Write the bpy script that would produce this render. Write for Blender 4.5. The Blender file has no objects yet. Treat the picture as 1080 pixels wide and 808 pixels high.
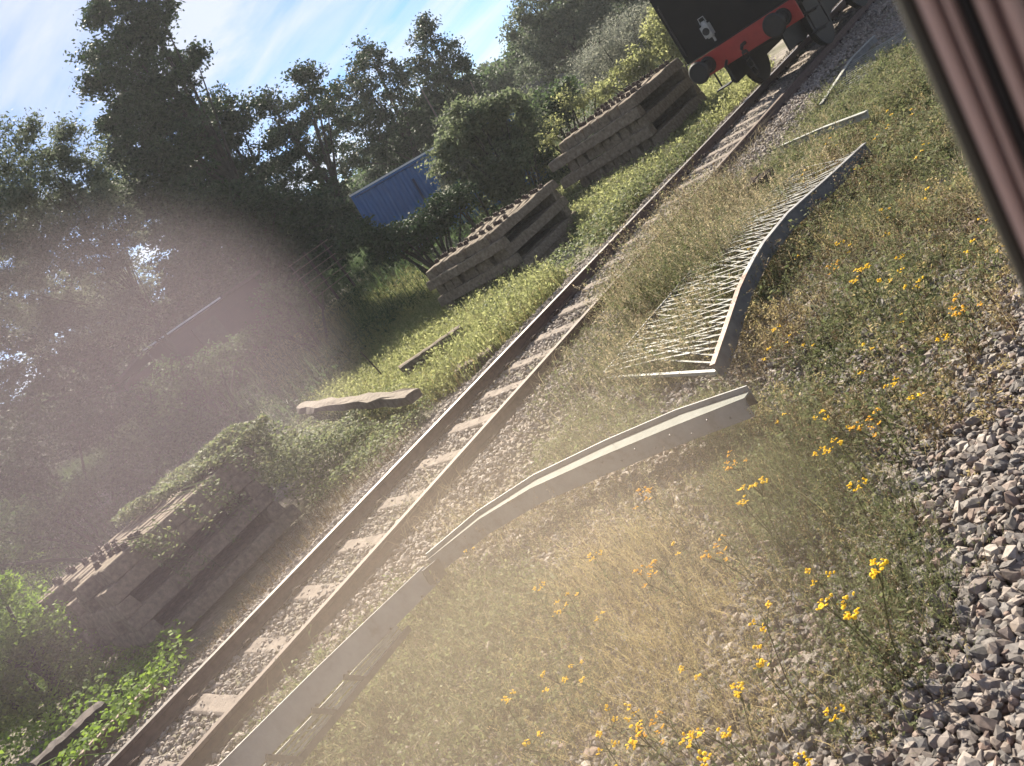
import bpy, math, random
import numpy as np
from mathutils import Vector, Matrix

R = math.radians
rng = np.random.default_rng(7)
random.seed(7)
scene = bpy.context.scene
COL = scene.collection

# ------------------------------------------------------------------ camera
F, ROLL, PITCH, YAW, H = 921.15, 0.62878, 0.23705, 0.85353, 2.4026
FW = np.array([-math.sin(YAW)*math.cos(PITCH), math.cos(YAW)*math.cos(PITCH), -math.sin(PITCH)])
RT = np.array([math.cos(YAW), math.sin(YAW), 0.0])
UP = np.cross(RT, FW)
CX = RT*math.cos(ROLL) - UP*math.sin(ROLL)
CU = RT*math.sin(ROLL) + UP*math.cos(ROLL)
EYE = np.array([0, 0, H])

def ray(px, py):
    return FW*F + CX*(px-540) - CU*(py-404)
def on_z(px, py, z):                      # where a sight line meets height z
    d = ray(px, py); return EYE + d*((z-H)/d[2])
def on_x(px, py, x):
    d = ray(px, py); return EYE + d*(x/d[0])
def at_d(px, py, D):                      # point at horizontal distance D
    d = ray(px, py); return EYE + d*(D/math.hypot(d[0], d[1]))
def project(P):
    P = np.asarray(P, float) - EYE
    z = P @ FW
    zs = np.where(z > .05, z, .05)
    return 540+F*(P@CX)/zs, 404-F*(P@CU)/zs, z

cam = bpy.data.cameras.new('camera')
cam.sensor_width = 36; cam.sensor_fit = 'HORIZONTAL'
cam.lens = F/1080*36
cam.clip_start = .02; cam.clip_end = 6000
cam.dof.use_dof = True; cam.dof.focus_distance = 9.0; cam.dof.aperture_fstop = 8.5
co = bpy.data.objects.new('camera', cam); COL.objects.link(co)
M = Matrix(((CX[0], CU[0], -FW[0], 0), (CX[1], CU[1], -FW[1], 0), (CX[2], CU[2], -FW[2], H), (0, 0, 0, 1)))
co.matrix_world = M
scene.camera = co

# ------------------------------------------------------------------ light
SUN_EL, SUN_AZ = R(41), math.atan2(.55, -.83)        # direction TOWARDS the sun
sdir = Vector((math.cos(SUN_EL)*math.cos(SUN_AZ), math.cos(SUN_EL)*math.sin(SUN_AZ), math.sin(SUN_EL)))
sl = bpy.data.lights.new('sun', 'SUN'); sl.energy = 5.0; sl.angle = R(.6); sl.color = (1, .91, .76)
so = bpy.data.objects.new('sun', sl); COL.objects.link(so)
so.rotation_euler = (-sdir).to_track_quat('-Z', 'Y').to_euler(); so.location = (-30, 30, 60)

w = bpy.data.worlds.new('World'); scene.world = w; w.use_nodes = True
nt = w.node_tree; N = nt.nodes; Lk = nt.links; N.clear()
def wn(t, **k):
    n = N.new(t)
    for a, b in k.items(): setattr(n, a, b)
    return n
out = wn('ShaderNodeOutputWorld'); bg = wn('ShaderNodeBackground'); Lk.new(bg.outputs[0], out.inputs[0])
sky = wn('ShaderNodeTexSky', sky_type='NISHITA', sun_disc=False)
sky.sun_elevation = SUN_EL; sky.sun_rotation = math.atan2(sdir.x, sdir.y)
sky.air_density = .8; sky.dust_density = .15; sky.ozone_density = 3.0
bg.inputs[1].default_value = .05
tc = wn('ShaderNodeTexCoord'); sp = wn('ShaderNodeSeparateXYZ'); Lk.new(tc.outputs['Generated'], sp.inputs[0])
ad = wn('ShaderNodeMath', operation='ADD'); Lk.new(sp.outputs[2], ad.inputs[0]); ad.inputs[1].default_value = .12
mx = wn('ShaderNodeMath', operation='MAXIMUM'); Lk.new(ad.outputs[0], mx.inputs[0]); mx.inputs[1].default_value = .02
dx = wn('ShaderNodeMath', operation='DIVIDE'); Lk.new(sp.outputs[0], dx.inputs[0]); Lk.new(mx.outputs[0], dx.inputs[1])
dy = wn('ShaderNodeMath', operation='DIVIDE'); Lk.new(sp.outputs[1], dy.inputs[0]); Lk.new(mx.outputs[0], dy.inputs[1])
cb = wn('ShaderNodeCombineXYZ'); Lk.new(dx.outputs[0], cb.inputs[0]); Lk.new(dy.outputs[0], cb.inputs[1])
mp = wn('ShaderNodeMapping'); Lk.new(cb.outputs[0], mp.inputs[0]); mp.inputs['Rotation'].default_value = (0, 0, R(62)); mp.inputs['Scale'].default_value = (.42, 1.5, 1)
n1 = wn('ShaderNodeTexNoise'); Lk.new(mp.outputs[0], n1.inputs['Vector']); n1.inputs['Scale'].default_value = 1.35; n1.inputs['Detail'].default_value = 9; n1.inputs['Roughness'].default_value = .58; n1.inputs['Distortion'].default_value = .5
rp = wn('ShaderNodeValToRGB'); Lk.new(n1.outputs[0], rp.inputs[0])
rp.color_ramp.elements[0].position = .41; rp.color_ramp.elements[1].position = .68
n2 = wn('ShaderNodeTexNoise'); Lk.new(cb.outputs[0], n2.inputs['Vector']); n2.inputs['Scale'].default_value = 1.1; n2.inputs['Detail'].default_value = 8; n2.inputs['Roughness'].default_value = .55
rp2 = wn('ShaderNodeValToRGB'); Lk.new(n2.outputs[0], rp2.inputs[0])
rp2.color_ramp.elements[0].position = .5; rp2.color_ramp.elements[1].position = .64
mxx = wn('ShaderNodeMath', operation='MAXIMUM'); Lk.new(rp.outputs[0], mxx.inputs[0]); Lk.new(rp2.outputs[0], mxx.inputs[1])
mul = wn('ShaderNodeMath', operation='MULTIPLY'); Lk.new(mxx.outputs[0], mul.inputs[0]); mul.inputs[1].default_value = .8
mixc = wn('ShaderNodeMix', data_type='RGBA'); Lk.new(mul.outputs[0], mixc.inputs['Factor']); tint = wn('ShaderNodeMix', data_type='RGBA', blend_type='MULTIPLY'); tint.inputs['Factor'].default_value = 1; Lk.new(sky.outputs[0], tint.inputs['A']); tint.inputs['B'].default_value = (.55, .72, .93, 1); Lk.new(tint.outputs['Result'], mixc.inputs['A']); mixc.inputs['B'].default_value = (5.7, 5.9, 6.3, 1)
Lk.new(mixc.outputs['Result'], bg.inputs[0])
scene.view_settings.view_transform = 'Standard'; scene.view_settings.look = 'None'
scene.view_settings.exposure = 1.68; scene.view_settings.gamma = 1
scene.cycles.use_denoising = True
scene.cycles.max_bounces = 6; scene.cycles.transparent_max_bounces = 8; scene.cycles.volume_bounces = 1
scene.cycles.sample_clamp_indirect = 6

# ------------------------------------------------------------------ materials
class Mat:
    def __init__(s, name):
        s.m = bpy.data.materials.new(name); s.m.use_nodes = True
        s.nt = s.m.node_tree; s.b = s.nt.nodes['Principled BSDF']
    def n(s, t, **k):
        n = s.nt.nodes.new(t)
        for a, b in k.items(): setattr(n, a, b)
        return n
    def l(s, a, b): s.nt.links.new(a, b)

def rgb(c): return (c[0], c[1], c[2], 1)

def solid(name, cols, rough=.8, metal=0., scale=8., bump=.15, bscale=40., spec=.4, detail=6, lo=.3, hi=.7, bdist=.01):
    """base colour wanders between two or three colours by noise, fine bump on top"""
    M_ = Mat(name); t = M_.n('ShaderNodeTexCoord')
    oi = M_.n('ShaderNodeObjectInfo'); va = M_.n('ShaderNodeVectorMath', operation='MULTIPLY_ADD'); M_.l(oi.outputs['Random'], va.inputs[0]); va.inputs[1].default_value = (31, 17, 23); M_.l(t.outputs['Object'], va.inputs[2])
    nz = M_.n('ShaderNodeTexNoise'); M_.l(va.outputs[0], nz.inputs['Vector'])
    nz.inputs['Scale'].default_value = scale; nz.inputs['Detail'].default_value = detail; nz.inputs['Roughness'].default_value = .65
    cr = M_.n('ShaderNodeValToRGB'); M_.l(nz.outputs[0], cr.inputs[0])
    e = cr.color_ramp.elements
    e[0].position = lo; e[0].color = rgb(cols[0]); e[1].position = hi; e[1].color = rgb(cols[-1])
    if len(cols) == 3:
        x = e.new((lo+hi)/2); x.color = rgb(cols[1])
    M_.l(cr.outputs[0], M_.b.inputs['Base Color'])
    M_.b.inputs['Roughness'].default_value = rough; M_.b.inputs['Metallic'].default_value = metal
    M_.b.inputs['Specular IOR Level'].default_value = spec
    if bump:
        n2 = M_.n('ShaderNodeTexNoise'); M_.l(va.outputs[0], n2.inputs['Vector'])
        n2.inputs['Scale'].default_value = bscale; n2.inputs['Detail'].default_value = 5
        bp = M_.n('ShaderNodeBump'); bp.inputs['Strength'].default_value = bump; bp.inputs['Distance'].default_value = bdist
        M_.l(n2.outputs[0], bp.inputs['Height']); M_.l(bp.outputs[0], M_.b.inputs['Normal'])
    return M_.m

def leafy(name, cols, trans=.25, rough=.65, spec=.18):
    """every loose leaf or blade picks its own colour"""
    M_ = Mat(name)
    g = M_.n('ShaderNodeNewGeometry'); cr = M_.n('ShaderNodeValToRGB')
    M_.l(g.outputs['Random Per Island'], cr.inputs[0])
    e = cr.color_ramp.elements; e[0].color = rgb(cols[0]); e[1].color = rgb(cols[-1])
    for i, c in enumerate(cols[1:-1]):
        x = e.new((i+1)/(len(cols)-1)); x.color = rgb(c)
    M_.l(cr.outputs[0], M_.b.inputs['Base Color'])
    M_.b.inputs['Roughness'].default_value = rough; M_.b.inputs['Specular IOR Level'].default_value = spec
    if trans:
        tr = M_.n('ShaderNodeBsdfTranslucent'); M_.l(cr.outputs[0], tr.inputs[0])
        ms = M_.n('ShaderNodeMixShader'); ms.inputs[0].default_value = trans
        M_.l(M_.b.outputs[0], ms.inputs[1]); M_.l(tr.outputs[0], ms.inputs[2])
        M_.l(ms.outputs[0], M_.nt.nodes['Material Output'].inputs[0])
    return M_.m

mt = {}
mt['concrete'] = solid('weathered concrete', [(.085, .067, .048), (.155, .124, .09), (.235, .192, .145)], .92, 0, 14, .7, 40, .2, 9, .3, .72, .01)
mt['concrete_track'] = solid('stained concrete', [(.09, .073, .062), (.17, .14, .118), (.23, .19, .16)], .9, 0, 9, .5, 70, .25)
mt['iron'] = solid('dark rusty iron', [(.035, .025, .022), (.09, .055, .04)], .75, .3, 30, .4, 90)
mt['rail_side'] = solid('rusty rail steel', [(.055, .035, .03), (.10, .062, .05), (.13, .085, .065)], .7, .2, 12, .3, 60)
mt['rail_top'] = solid('rail running surface', [(.10, .088, .08), (.19, .17, .155)], .45, .6, 20, .1, 80)
mt['rail_top_rust'] = solid('rusty running surface', [(.055, .036, .027), (.10, .068, .05)], .65, .2, 20, .1, 80)
mt['galv'] = solid('grey painted steel', lo=.30, hi=.62, cols= [(.075, .07, .066), (.185, .18, .178), (.235, .23, .225)], rough=.55, metal=.15, scale=3.2, bump=.25, bscale=24)
mt['galv_light'] = solid('bare galvanised steel', [(.20, .20, .185), (.36, .36, .335)], .5, .3, 9, .1, 50)
mt['lattice'] = solid('weathered lattice steel', [(.09, .08, .065), (.22, .215, .195), (.33, .33, .305)], .52, .2, 7, .2, 40, lo=.35, hi=.7)
mt['flange'] = solid('dull worn steel flange', [(.10, .105, .09), (.125, .13, .115), (.18, .18, .165)], .75, .05, 9, .2, 40, lo=.42, hi=.8)
mt['galv_dark'] = solid('dirty grey steel', [(.07, .07, .072), (.15, .145, .14)], .6, .3, 8, .2, 50)
mt['rust_edge'] = solid('rusted steel edge', [(.14, .075, .05), (.26, .21, .18)], .6, .3, 10, .3, 50)
mt['blue'] = solid('blue container paint', [(.012, .075, .21), (.017, .095, .26)], .5, 0, 3, .05, 30)
mt['blue_dark'] = solid('dark blue locking gear', [(.006, .02, .06), (.01, .03, .08)], .6, 0, 6, 0)
mt['pale_edge'] = solid('pale edge', [(.45, .47, .50), (.62, .62, .62)], .5, .2, 9, 0)
mt['greyshed'] = solid('dull grey sheet', [(.06, .065, .07), (.085, .09, .092)], .7, 0, 3, .1, 20)
mt['redshed'] = solid('dark red timber', [(.035, .017, .018), (.055, .025, .024)], .8, 0, 5, .2, 30)
mt['black'] = solid('sooty black paint', [(.004, .004, .0045), (.010, .0095, .0095)], .8, 0, 4, .08, 30, .15)
mt['black_iron'] = solid('black iron', [(.008, .008, .008), (.02, .019, .018)], .6, .2, 6, .2, 40)
mt['bufferred'] = solid('buffer beam red', [(.20, .016, .012), (.28, .025, .018)], .5, 0, 5, .05, 30)
mt['steelbright'] = solid('bright steel', [(.45, .45, .44), (.6, .6, .58)], .3, .8, 10, 0)
mt['lampwhite'] = solid('white lamp paint', [(.22, .22, .21), (.32, .32, .30)], .5, 0, 8, 0)
mt['oldwood'] = solid('rotten grey timber', [(.07, .052, .04), (.14, .112, .085), (.20, .165, .125)], .9, 0, 9, .6, 30)
mt['darkwood'] = solid('dark creosoted timber', [(.03, .022, .02), (.07, .05, .042)], .85, 0, 7, .5, 30)
mt['bark'] = solid('bark', [(.022, .019, .016), (.05, .042, .034)], .9, 0, 9, .6, 30)
mt['trim'] = solid('mauve brown window moulding', [(.36, .25, .215), (.42, .29, .25)], .5, 0, 3, 0)
mt['trim_dark'] = solid('dark maroon gasket', [(.05, .022, .026), (.07, .03, .034)], .6, 0, 3, 0)
mt['rubber'] = solid('black rubber seal', [(.006, .006, .006), (.012, .011, .011)], .7, 0, 3, 0)
mt['olive'] = solid('dark olive seal', [(.035, .032, .024), (.05, .046, .034)], .6, 0, 3, 0)
mt['maroon'] = solid('maroon carriage paint', [(.12, .02, .02), (.15, .028, .026)], .35, 0, 3, 0)

# stones: each one its own grey or pinkish brown
def stone_mat(name, cols):
    M_ = Mat(name); g = M_.n('ShaderNodeNewGeometry'); cr = M_.n('ShaderNodeValToRGB'); M_.l(g.outputs['Random Per Island'], cr.inputs[0])
    e = cr.color_ramp.elements; e[0].color = rgb(cols[0]); e[1].color = rgb(cols[-1])
    for i, c in enumerate(cols[1:-1]):
        x = e.new((i+1)/(len(cols)-1)); x.color = rgb(c)
    t = M_.n('ShaderNodeTexCoord'); nz = M_.n('ShaderNodeTexNoise'); M_.l(t.outputs['Object'], nz.inputs[0]); nz.inputs['Scale'].default_value = 45; nz.inputs['Detail'].default_value = 4
    mr = M_.n('ShaderNodeMapRange'); M_.l(nz.outputs[0], mr.inputs[0]); mr.inputs[1].default_value = .3; mr.inputs[2].default_value = .7; mr.inputs[3].default_value = .72; mr.inputs[4].default_value = 1.25
    mm = M_.n('ShaderNodeMix', data_type='RGBA', blend_type='MULTIPLY'); mm.inputs['Factor'].default_value = 1
    M_.l(cr.outputs[0], mm.inputs['A']); M_.l(mr.outputs[0], mm.inputs['B']); M_.l(mm.outputs['Result'], M_.b.inputs['Base Color'])
    M_.b.inputs['Roughness'].default_value = .8; M_.b.inputs['Specular IOR Level'].default_value = .35
    bp = M_.n('ShaderNodeBump'); bp.inputs['Strength'].default_value = .35; bp.inputs['Distance'].default_value = .006
    M_.l(nz.outputs[0], bp.inputs['Height']); M_.l(bp.outputs[0], M_.b.inputs['Normal'])
    return M_.m
mt['stone'] = stone_mat('grey and pinkish ballast stone', [(.08, .072, .068), (.15, .132, .12), (.12, .113, .112), (.19, .155, .132), (.26, .23, .205), (.16, .112, .092), (.10, .092, .085)])
mt['stone_track'] = stone_mat('brownish ballast stone', [(.12, .098, .082), (.21, .175, .145), (.28, .235, .20), (.18, .16, .145), (.32, .28, .24), (.16, .12, .098)])

# ground: soil, grit and moss
M_ = Mat('stony soil'); t = M_.n('ShaderNodeTexCoord')
vz = M_.n('ShaderNodeTexVoronoi'); M_.l(t.outputs['Object'], vz.inputs['Vector']); vz.inputs['Scale'].default_value = 16
cr = M_.n('ShaderNodeValToRGB'); M_.l(vz.outputs['Color'], cr.inputs[0]); cr.color_ramp.elements[0].color = (.10, .085, .07, 1); cr.color_ramp.elements[1].color = (.24, .205, .175, 1)
nz = M_.n('ShaderNodeTexNoise'); M_.l(t.outputs['Object'], nz.inputs['Vector']); nz.inputs['Scale'].default_value = .9; nz.inputs['Detail'].default_value = 8; nz.inputs['Roughness'].default_value = .7
cr2 = M_.n('ShaderNodeValToRGB'); M_.l(nz.outputs[0], cr2.inputs[0]); cr2.color_ramp.elements[0].position = .42; cr2.color_ramp.elements[1].position = .6
mm = M_.n('ShaderNodeMix', data_type='RGBA'); M_.l(cr2.outputs[0], mm.inputs['Factor']); M_.l(cr.outputs[0], mm.inputs['A']); mm.inputs['B'].default_value = (.075, .07, .035, 1)
M_.l(mm.outputs['Result'], M_.b.inputs['Base Color']); M_.b.inputs['Roughness'].default_value = .95
bp = M_.n('ShaderNodeBump'); bp.inputs['Distance'].default_value = .03; bp.inputs['Strength'].default_value = .8; M_.l(vz.outputs['Distance'], bp.inputs['Height']); M_.l(bp.outputs[0], M_.b.inputs['Normal'])
mt['ground'] = M_.m

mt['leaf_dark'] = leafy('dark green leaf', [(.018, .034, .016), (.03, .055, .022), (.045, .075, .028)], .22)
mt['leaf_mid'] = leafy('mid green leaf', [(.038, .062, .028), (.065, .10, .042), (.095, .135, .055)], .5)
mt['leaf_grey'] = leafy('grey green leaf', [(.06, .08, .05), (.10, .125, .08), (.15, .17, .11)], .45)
mt['leaf_sun'] = leafy('sunlit grey green leaf', [(.08, .105, .055), (.13, .16, .085), (.18, .20, .115)], .5)  # leaf_grey made paler, sunlight put into the colour for the round shrub
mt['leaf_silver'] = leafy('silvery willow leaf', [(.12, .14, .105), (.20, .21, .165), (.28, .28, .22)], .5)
mt['leaf_yellow'] = leafy('yellow green leaf', [(.18, .20, .08), (.26, .275, .115), (.35, .35, .165)], .58)
mt['leaf_bright'] = leafy('bright bramble leaf', [(.08, .14, .022), (.14, .22, .03), (.22, .31, .05)], .5)
mt['bramble'] = leafy('bramble leaf', [(.075, .105, .04), (.14, .175, .07), (.21, .235, .11), (.18, .17, .09)], .5, .6, .2)
mt['weed'] = leafy('weed leaf', [(.075, .092, .04), (.12, .14, .06), (.17, .18, .085), (.17, .15, .09)], .5)
mt['weed_brown'] = leafy('browned weed', [(.09, .055, .03), (.15, .10, .055), (.11, .10, .045), (.20, .145, .085)], .25)
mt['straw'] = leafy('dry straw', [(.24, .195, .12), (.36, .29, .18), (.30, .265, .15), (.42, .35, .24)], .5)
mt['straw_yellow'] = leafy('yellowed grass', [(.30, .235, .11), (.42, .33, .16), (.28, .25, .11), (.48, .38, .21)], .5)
mt['grass'] = leafy('green grass', [(.085, .105, .04), (.13, .15, .06), (.19, .195, .09)], .5)
mt['stem'] = leafy('plant stem', [(.08, .07, .03), (.10, .10, .035)], .1)
mt['petal'] = leafy('yellow petal', [(.70, .40, .012), (.82, .52, .02), (.75, .46, .015)], .25, .6)
mt['petal_orange'] = leafy('orange yellow petal', [(.62, .30, .012), (.72, .38, .02)], .25, .6)

# ------------------------------------------------------------------ mesh helpers
def tag(o, label, cat, group=None, kind=None):
    if label: o['label'] = label
    if cat: o['category'] = cat
    if group: o['group'] = group
    if kind: o['kind'] = kind
    return o
def empty(name, label, cat, loc=(0, 0, 0), rz=0, group=None):
    o = bpy.data.objects.new(name, None); COL.objects.link(o); o.location = loc; o.rotation_euler = (0, 0, rz)
    o.empty_display_size = .2
    return tag(o, label, cat, group)
def link(name, me, mats, parent=None):
    for m in (mats if isinstance(mats, (list, tuple)) else [mats]): me.materials.append(m)
    o = bpy.data.objects.new(name, me); COL.objects.link(o)
    if parent: o.parent = parent
    return o
def fast(name, V, Fc, mats, parent=None, smooth=False, mi=None):
    """numpy verts (n,3) and faces (m,k) to one object"""
    me = bpy.data.meshes.new(name); V = np.ascontiguousarray(V, np.float32); Fc = np.ascontiguousarray(Fc, np.int32)
    k = Fc.shape[1]
    me.vertices.add(len(V)); me.vertices.foreach_set('co', V.ravel())
    me.loops.add(Fc.size); me.loops.foreach_set('vertex_index', Fc.ravel())
    me.polygons.add(len(Fc)); me.polygons.foreach_set('loop_start', np.arange(0, Fc.size, k, dtype=np.int32))
    if mi is not None: me.polygons.foreach_set('material_index', np.ascontiguousarray(mi, np.int32))
    me.update(calc_edges=True); me.polygons.foreach_set('use_smooth', np.full(len(Fc), smooth))
    return link(name, me, mats, parent)

class MB:
    def __init__(s): s.v = []; s.f = []; s.m = []
    def add(s, vs, fs, mi=0):
        b = len(s.v); s.v += [tuple(map(float, p)) for p in vs]; s.f += [tuple(i+b for i in f) for f in fs]; s.m += [mi]*len(fs)
    def box(s, lo, hi, mi=0, ch=0.0):
        x0, y0, z0 = lo; x1, y1, z1 = hi
        s.add([(x0, y0, z0), (x1, y0, z0), (x1, y1, z0), (x0, y1, z0), (x0, y0, z1), (x1, y0, z1), (x1, y1, z1), (x0, y1, z1)],
              [(0, 3, 2, 1), (4, 5, 6, 7), (0, 1, 5, 4), (1, 2, 6, 5), (2, 3, 7, 6), (3, 0, 4, 7)], mi)
    def bar(s, a, b, wd, th, up=(0, 0, 1), mi=0):
        """rectangular bar from a to b"""
        a = Vector(a); b = Vector(b); d = (b-a).normalized(); u = Vector(up); sd = d.cross(u)
        if sd.length < 1e-4: sd = d.cross(Vector((1, 0, 0)))
        sd.normalize(); u = sd.cross(d).normalized()
        vs = []
        for p in (a, b):
            for i, j in ((-1, -1), (1, -1), (1, 1), (-1, 1)): vs.append(p+sd*(i*wd/2)+u*(j*th/2))
        s.add(vs, [(0, 3, 2, 1), (4, 5, 6, 7), (0, 1, 5, 4), (1, 2, 6, 5), (2, 3, 7, 6), (3, 0, 4, 7)], mi)
    def tube(s, pts, rad, n=8, mi=0, caps=True):
        pts = [Vector(p) for p in pts]; rad = rad if isinstance(rad, (list, tuple)) else [rad]*len(pts)
        vs = []; fs = []; ref = Vector((.13, .27, 1)).normalized()
        for i, p in enumerate(pts):
            d = (pts[min(i+1, len(pts)-1)]-pts[max(i-1, 0)]).normalized()
            s1 = d.cross(ref)
            if s1.length < .05: s1 = d.cross(Vector((1, 0, 0)))
            s1.normalize(); s2 = d.cross(s1)
            for k in range(n):
                a = 2*math.pi*k/n; vs.append(p+(s1*math.cos(a)+s2*math.sin(a))*rad[i])
        for i in range(len(pts)-1):
            for k in range(n):
                fs.append((i*n+k, i*n+(k+1) % n, (i+1)*n+(k+1) % n, (i+1)*n+k))
        if caps: fs.append(tuple(range(n-1, -1, -1))); fs.append(tuple(range((len(pts)-1)*n, len(pts)*n)))
        s.add(vs, fs, mi)
    def sweep(s, rings, mi=0, closed=True, caps=True):
        """list of rings, each the same number of points"""
        n = len(rings[0]); vs = [p for r in rings for p in r]; fs = []
        for i in range(len(rings)-1):
            for k in range(n if closed else n-1):
                fs.append((i*n+k, i*n+(k+1) % n, (i+1)*n+(k+1) % n, (i+1)*n+k))
        if caps: fs.append(tuple(range(n-1, -1, -1))); fs.append(tuple(range((len(rings)-1)*n, len(rings)*n)))
        s.add(vs, fs, mi)
    def build(s, name, mats, parent=None, smooth=False, bevel=0):
        me = bpy.data.meshes.new(name); me.from_pydata(s.v, [], s.f); me.update()
        me.polygons.foreach_set('material_index', s.m)
        o = link(name, me, mats, parent)
        if smooth: me.polygons.foreach_set('use_smooth', [True]*len(me.polygons))
        if bevel:
            bm_ = o.modifiers.new('bevel', 'BEVEL'); bm_.width = bevel; bm_.segments = 2; bm_.limit_method = 'ANGLE'
        return o

def copy_thing(root, loc=None, rz=None):
    c = root.copy(); COL.objects.link(c)
    for ch in list(root.children):
        d = ch.copy(); COL.objects.link(d); d.parent = c
        for g in list(ch.children):
            e2 = g.copy(); COL.objects.link(e2); e2.parent = d
    if loc is not None: c.location = loc
    if rz is not None: c.rotation_euler = rz if isinstance(rz, tuple) else (0, 0, rz)
    return c

# cheap smooth value noise for layouts
def vnoise(x, y, sc, seed=0):
    x = np.asarray(x)*sc+seed*17.3; y = np.asarray(y)*sc+seed*9.1
    xi = np.floor(x).astype(np.int64); yi = np.floor(y).astype(np.int64); fx = x-xi; fy = y-yi
    fx = fx*fx*(3-2*fx); fy = fy*fy*(3-2*fy)
    def h(a, b):
        n = (a*374761393+b*668265263+seed*974634777) & 0x7fffffff
        n = ((n ^ (n >> 13))*1274126177) & 0x7fffffff
        return ((n ^ (n >> 16)) & 0xffff)/65535.
    return (h(xi, yi)*(1-fx)+h(xi+1, yi)*fx)*(1-fy)+(h(xi, yi+1)*(1-fx)+h(xi+1, yi+1)*fx)*fy
def sstep(a, b, x):
    t = np.clip((np.asarray(x)-a)/(b-a), 0, 1); return t*t*(3-2*t)
TRX = -7.95
def gz(x, y):
    x = np.asarray(x, float); y = np.asarray(y, float)
    z = np.full(np.broadcast(x, y).shape, -.30)
    z = z + .10*(1-sstep(1.35, 2.3, np.abs(x-TRX)))
    z = z + .22*sstep(-2.6, -1.1, x)
    z = z + 1.15*sstep(-16.5, -25, x)
    z = z + (vnoise(x, y, .9, 3)-.5)*.07*(1-.7*(np.abs(x-TRX) < 1.5)) + (vnoise(x, y, .25, 4)-.5)*.10*sstep(2, 4, np.abs(x-TRX))
    return z

# ------------------------------------------------------------------ ground sheet
def axis(lo, hi, st, far):
    a = np.arange(lo, hi+1e-6, st); g = st; left = [lo]; right = [hi]
    while left[-1] > -far: g *= 1.35; left.append(left[-1]-g); right.append(right[-1]+g)
    return np.concatenate([np.array(left[1:][::-1]), a, np.array(right[1:])])
xs = axis(-36, 4, .3, 420); ys = axis(-6, 40, .3, 420)
XX, YY = np.meshgrid(xs, ys, indexing='ij'); ZZ = gz(XX, YY)
V = np.stack([XX, YY, ZZ], -1).reshape(-1, 3); nx, ny = XX.shape
ii, jj = np.meshgrid(np.arange(nx-1), np.arange(ny-1), indexing='ij'); b = (ii*ny+jj).ravel()
g_o = fast('ground', V, np.stack([b, b+ny, b+ny+1, b+1], -1), mt['ground'], smooth=True); g_o['kind'] = 'structure'

# ------------------------------------------------------------------ stones
t_ = (1+5**.5)/2
ICO = np.array([(-1, t_, 0), (1, t_, 0), (-1, -t_, 0), (1, -t_, 0), (0, -1, t_), (0, 1, t_), (0, -1, -t_), (0, 1, -t_), (t_, 0, -1), (t_, 0, 1), (-t_, 0, -1), (-t_, 0, 1)])/math.hypot(1, t_)
IF = np.array([(0, 11, 5), (0, 5, 1), (0, 1, 7), (0, 7, 10), (0, 10, 11), (1, 5, 9), (5, 11, 4), (11, 10, 2), (10, 7, 6), (7, 1, 8), (3, 9, 4), (3, 4, 2), (3, 2, 6), (3, 6, 8), (3, 8, 9), (4, 9, 5), (2, 4, 11), (6, 2, 10), (8, 6, 7), (9, 8, 1)])
def rotmats(n):
    q = rng.normal(size=(n, 4)); q /= np.linalg.norm(q, axis=1)[:, None]; a, b, c, d = q.T
    return np.stack([1-2*(c*c+d*d), 2*(b*c-a*d), 2*(b*d+a*c), 2*(b*c+a*d), 1-2*(b*b+d*d), 2*(c*d-a*b), 2*(b*d-a*c), 2*(c*d+a*b), 1-2*(b*b+c*c)], -1).reshape(n, 3, 3)
def stones(name, P, size, mat):
    n = len(P); jit = 1+rng.uniform(-.34, .25, (n, 12, 1))
    sc = np.stack([rng.uniform(.75, 1.25, n), rng.uniform(.6, 1., n), rng.uniform(.42, .75, n)], -1)*size[:, None]*.62
    L_ = ICO[None]*jit*sc[:, None, :]
    V = np.einsum('nij,nkj->nki', rotmats(n), L_)
    V[:, :, 2] *= .85
    V += P[:, None, :]
    Fc = (IF[None]+12*np.arange(n)[:, None, None]).reshape(-1, 3)
    return fast(name, V.reshape(-1, 3), Fc, mat)
def in_view(P, m=70):
    a, b, z = project(P); return (z > .3) & (a > -m) & (a < 1080+m) & (b > -m) & (b < 808+m)
def scatter(n, x0, x1, y0, y1, m=70):
    x = rng.uniform(x0, x1, n); y = rng.uniform(y0, y1, n); P = np.stack([x, y, gz(x, y)], -1)
    return P[in_view(P, max(m, 190))]
P = np.concatenate([scatter(60000, -10.1, -5.4, .2, 22), scatter(9000, -10.3, -8.9, 1, 14), scatter(7000, -10, -5.8, 22, 34)])
P = P[(rng.random(len(P)) < np.where(P[:, 1] > 12, .6, 1))]
s_ = rng.uniform(.028, .062, len(P))*np.where(P[:, 1] > 20, 1.5, 1); P[:, 2] += rng.uniform(-.018, .022, len(P)); ax_ = np.abs(P[:, 0]-TRX); P[:, 2] += np.where(ax_ < .72, .010, .055*sstep(.74, .9, ax_)*(1-sstep(1.4, 1.7, ax_)))
o = stones('ballast', P, s_, mt['stone_track']); tag(o, None, None, kind='stuff'); o['label'] = 'pale brown ballast stones filling the track between the rails'; 
P = scatter(52000, -5.6, -.5, .6, 13)
d_ = np.hypot(P[:, 0], P[:, 1]); s_ = np.clip(.042*np.exp(rng.normal(0, .32, len(P))), .018, .085); P[:, 2] += rng.uniform(-.018, .03, len(P))
P2 = scatter(22000, -2.9, -.6, 1.2, 6); P2[:, 2] += rng.uniform(.005, .06, len(P2)); s2 = np.clip(.044*np.exp(rng.normal(0, .33, len(P2))), .016, .085)
P3 = scatter(26000, -4.6, -.6, 1.0, 5.5); P3[:, 2] += rng.uniform(0, .03, len(P3)); P2 = np.concatenate([P2, P3]); s2 = np.concatenate([s2, rng.uniform(.008, .022, len(P3))])
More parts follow.
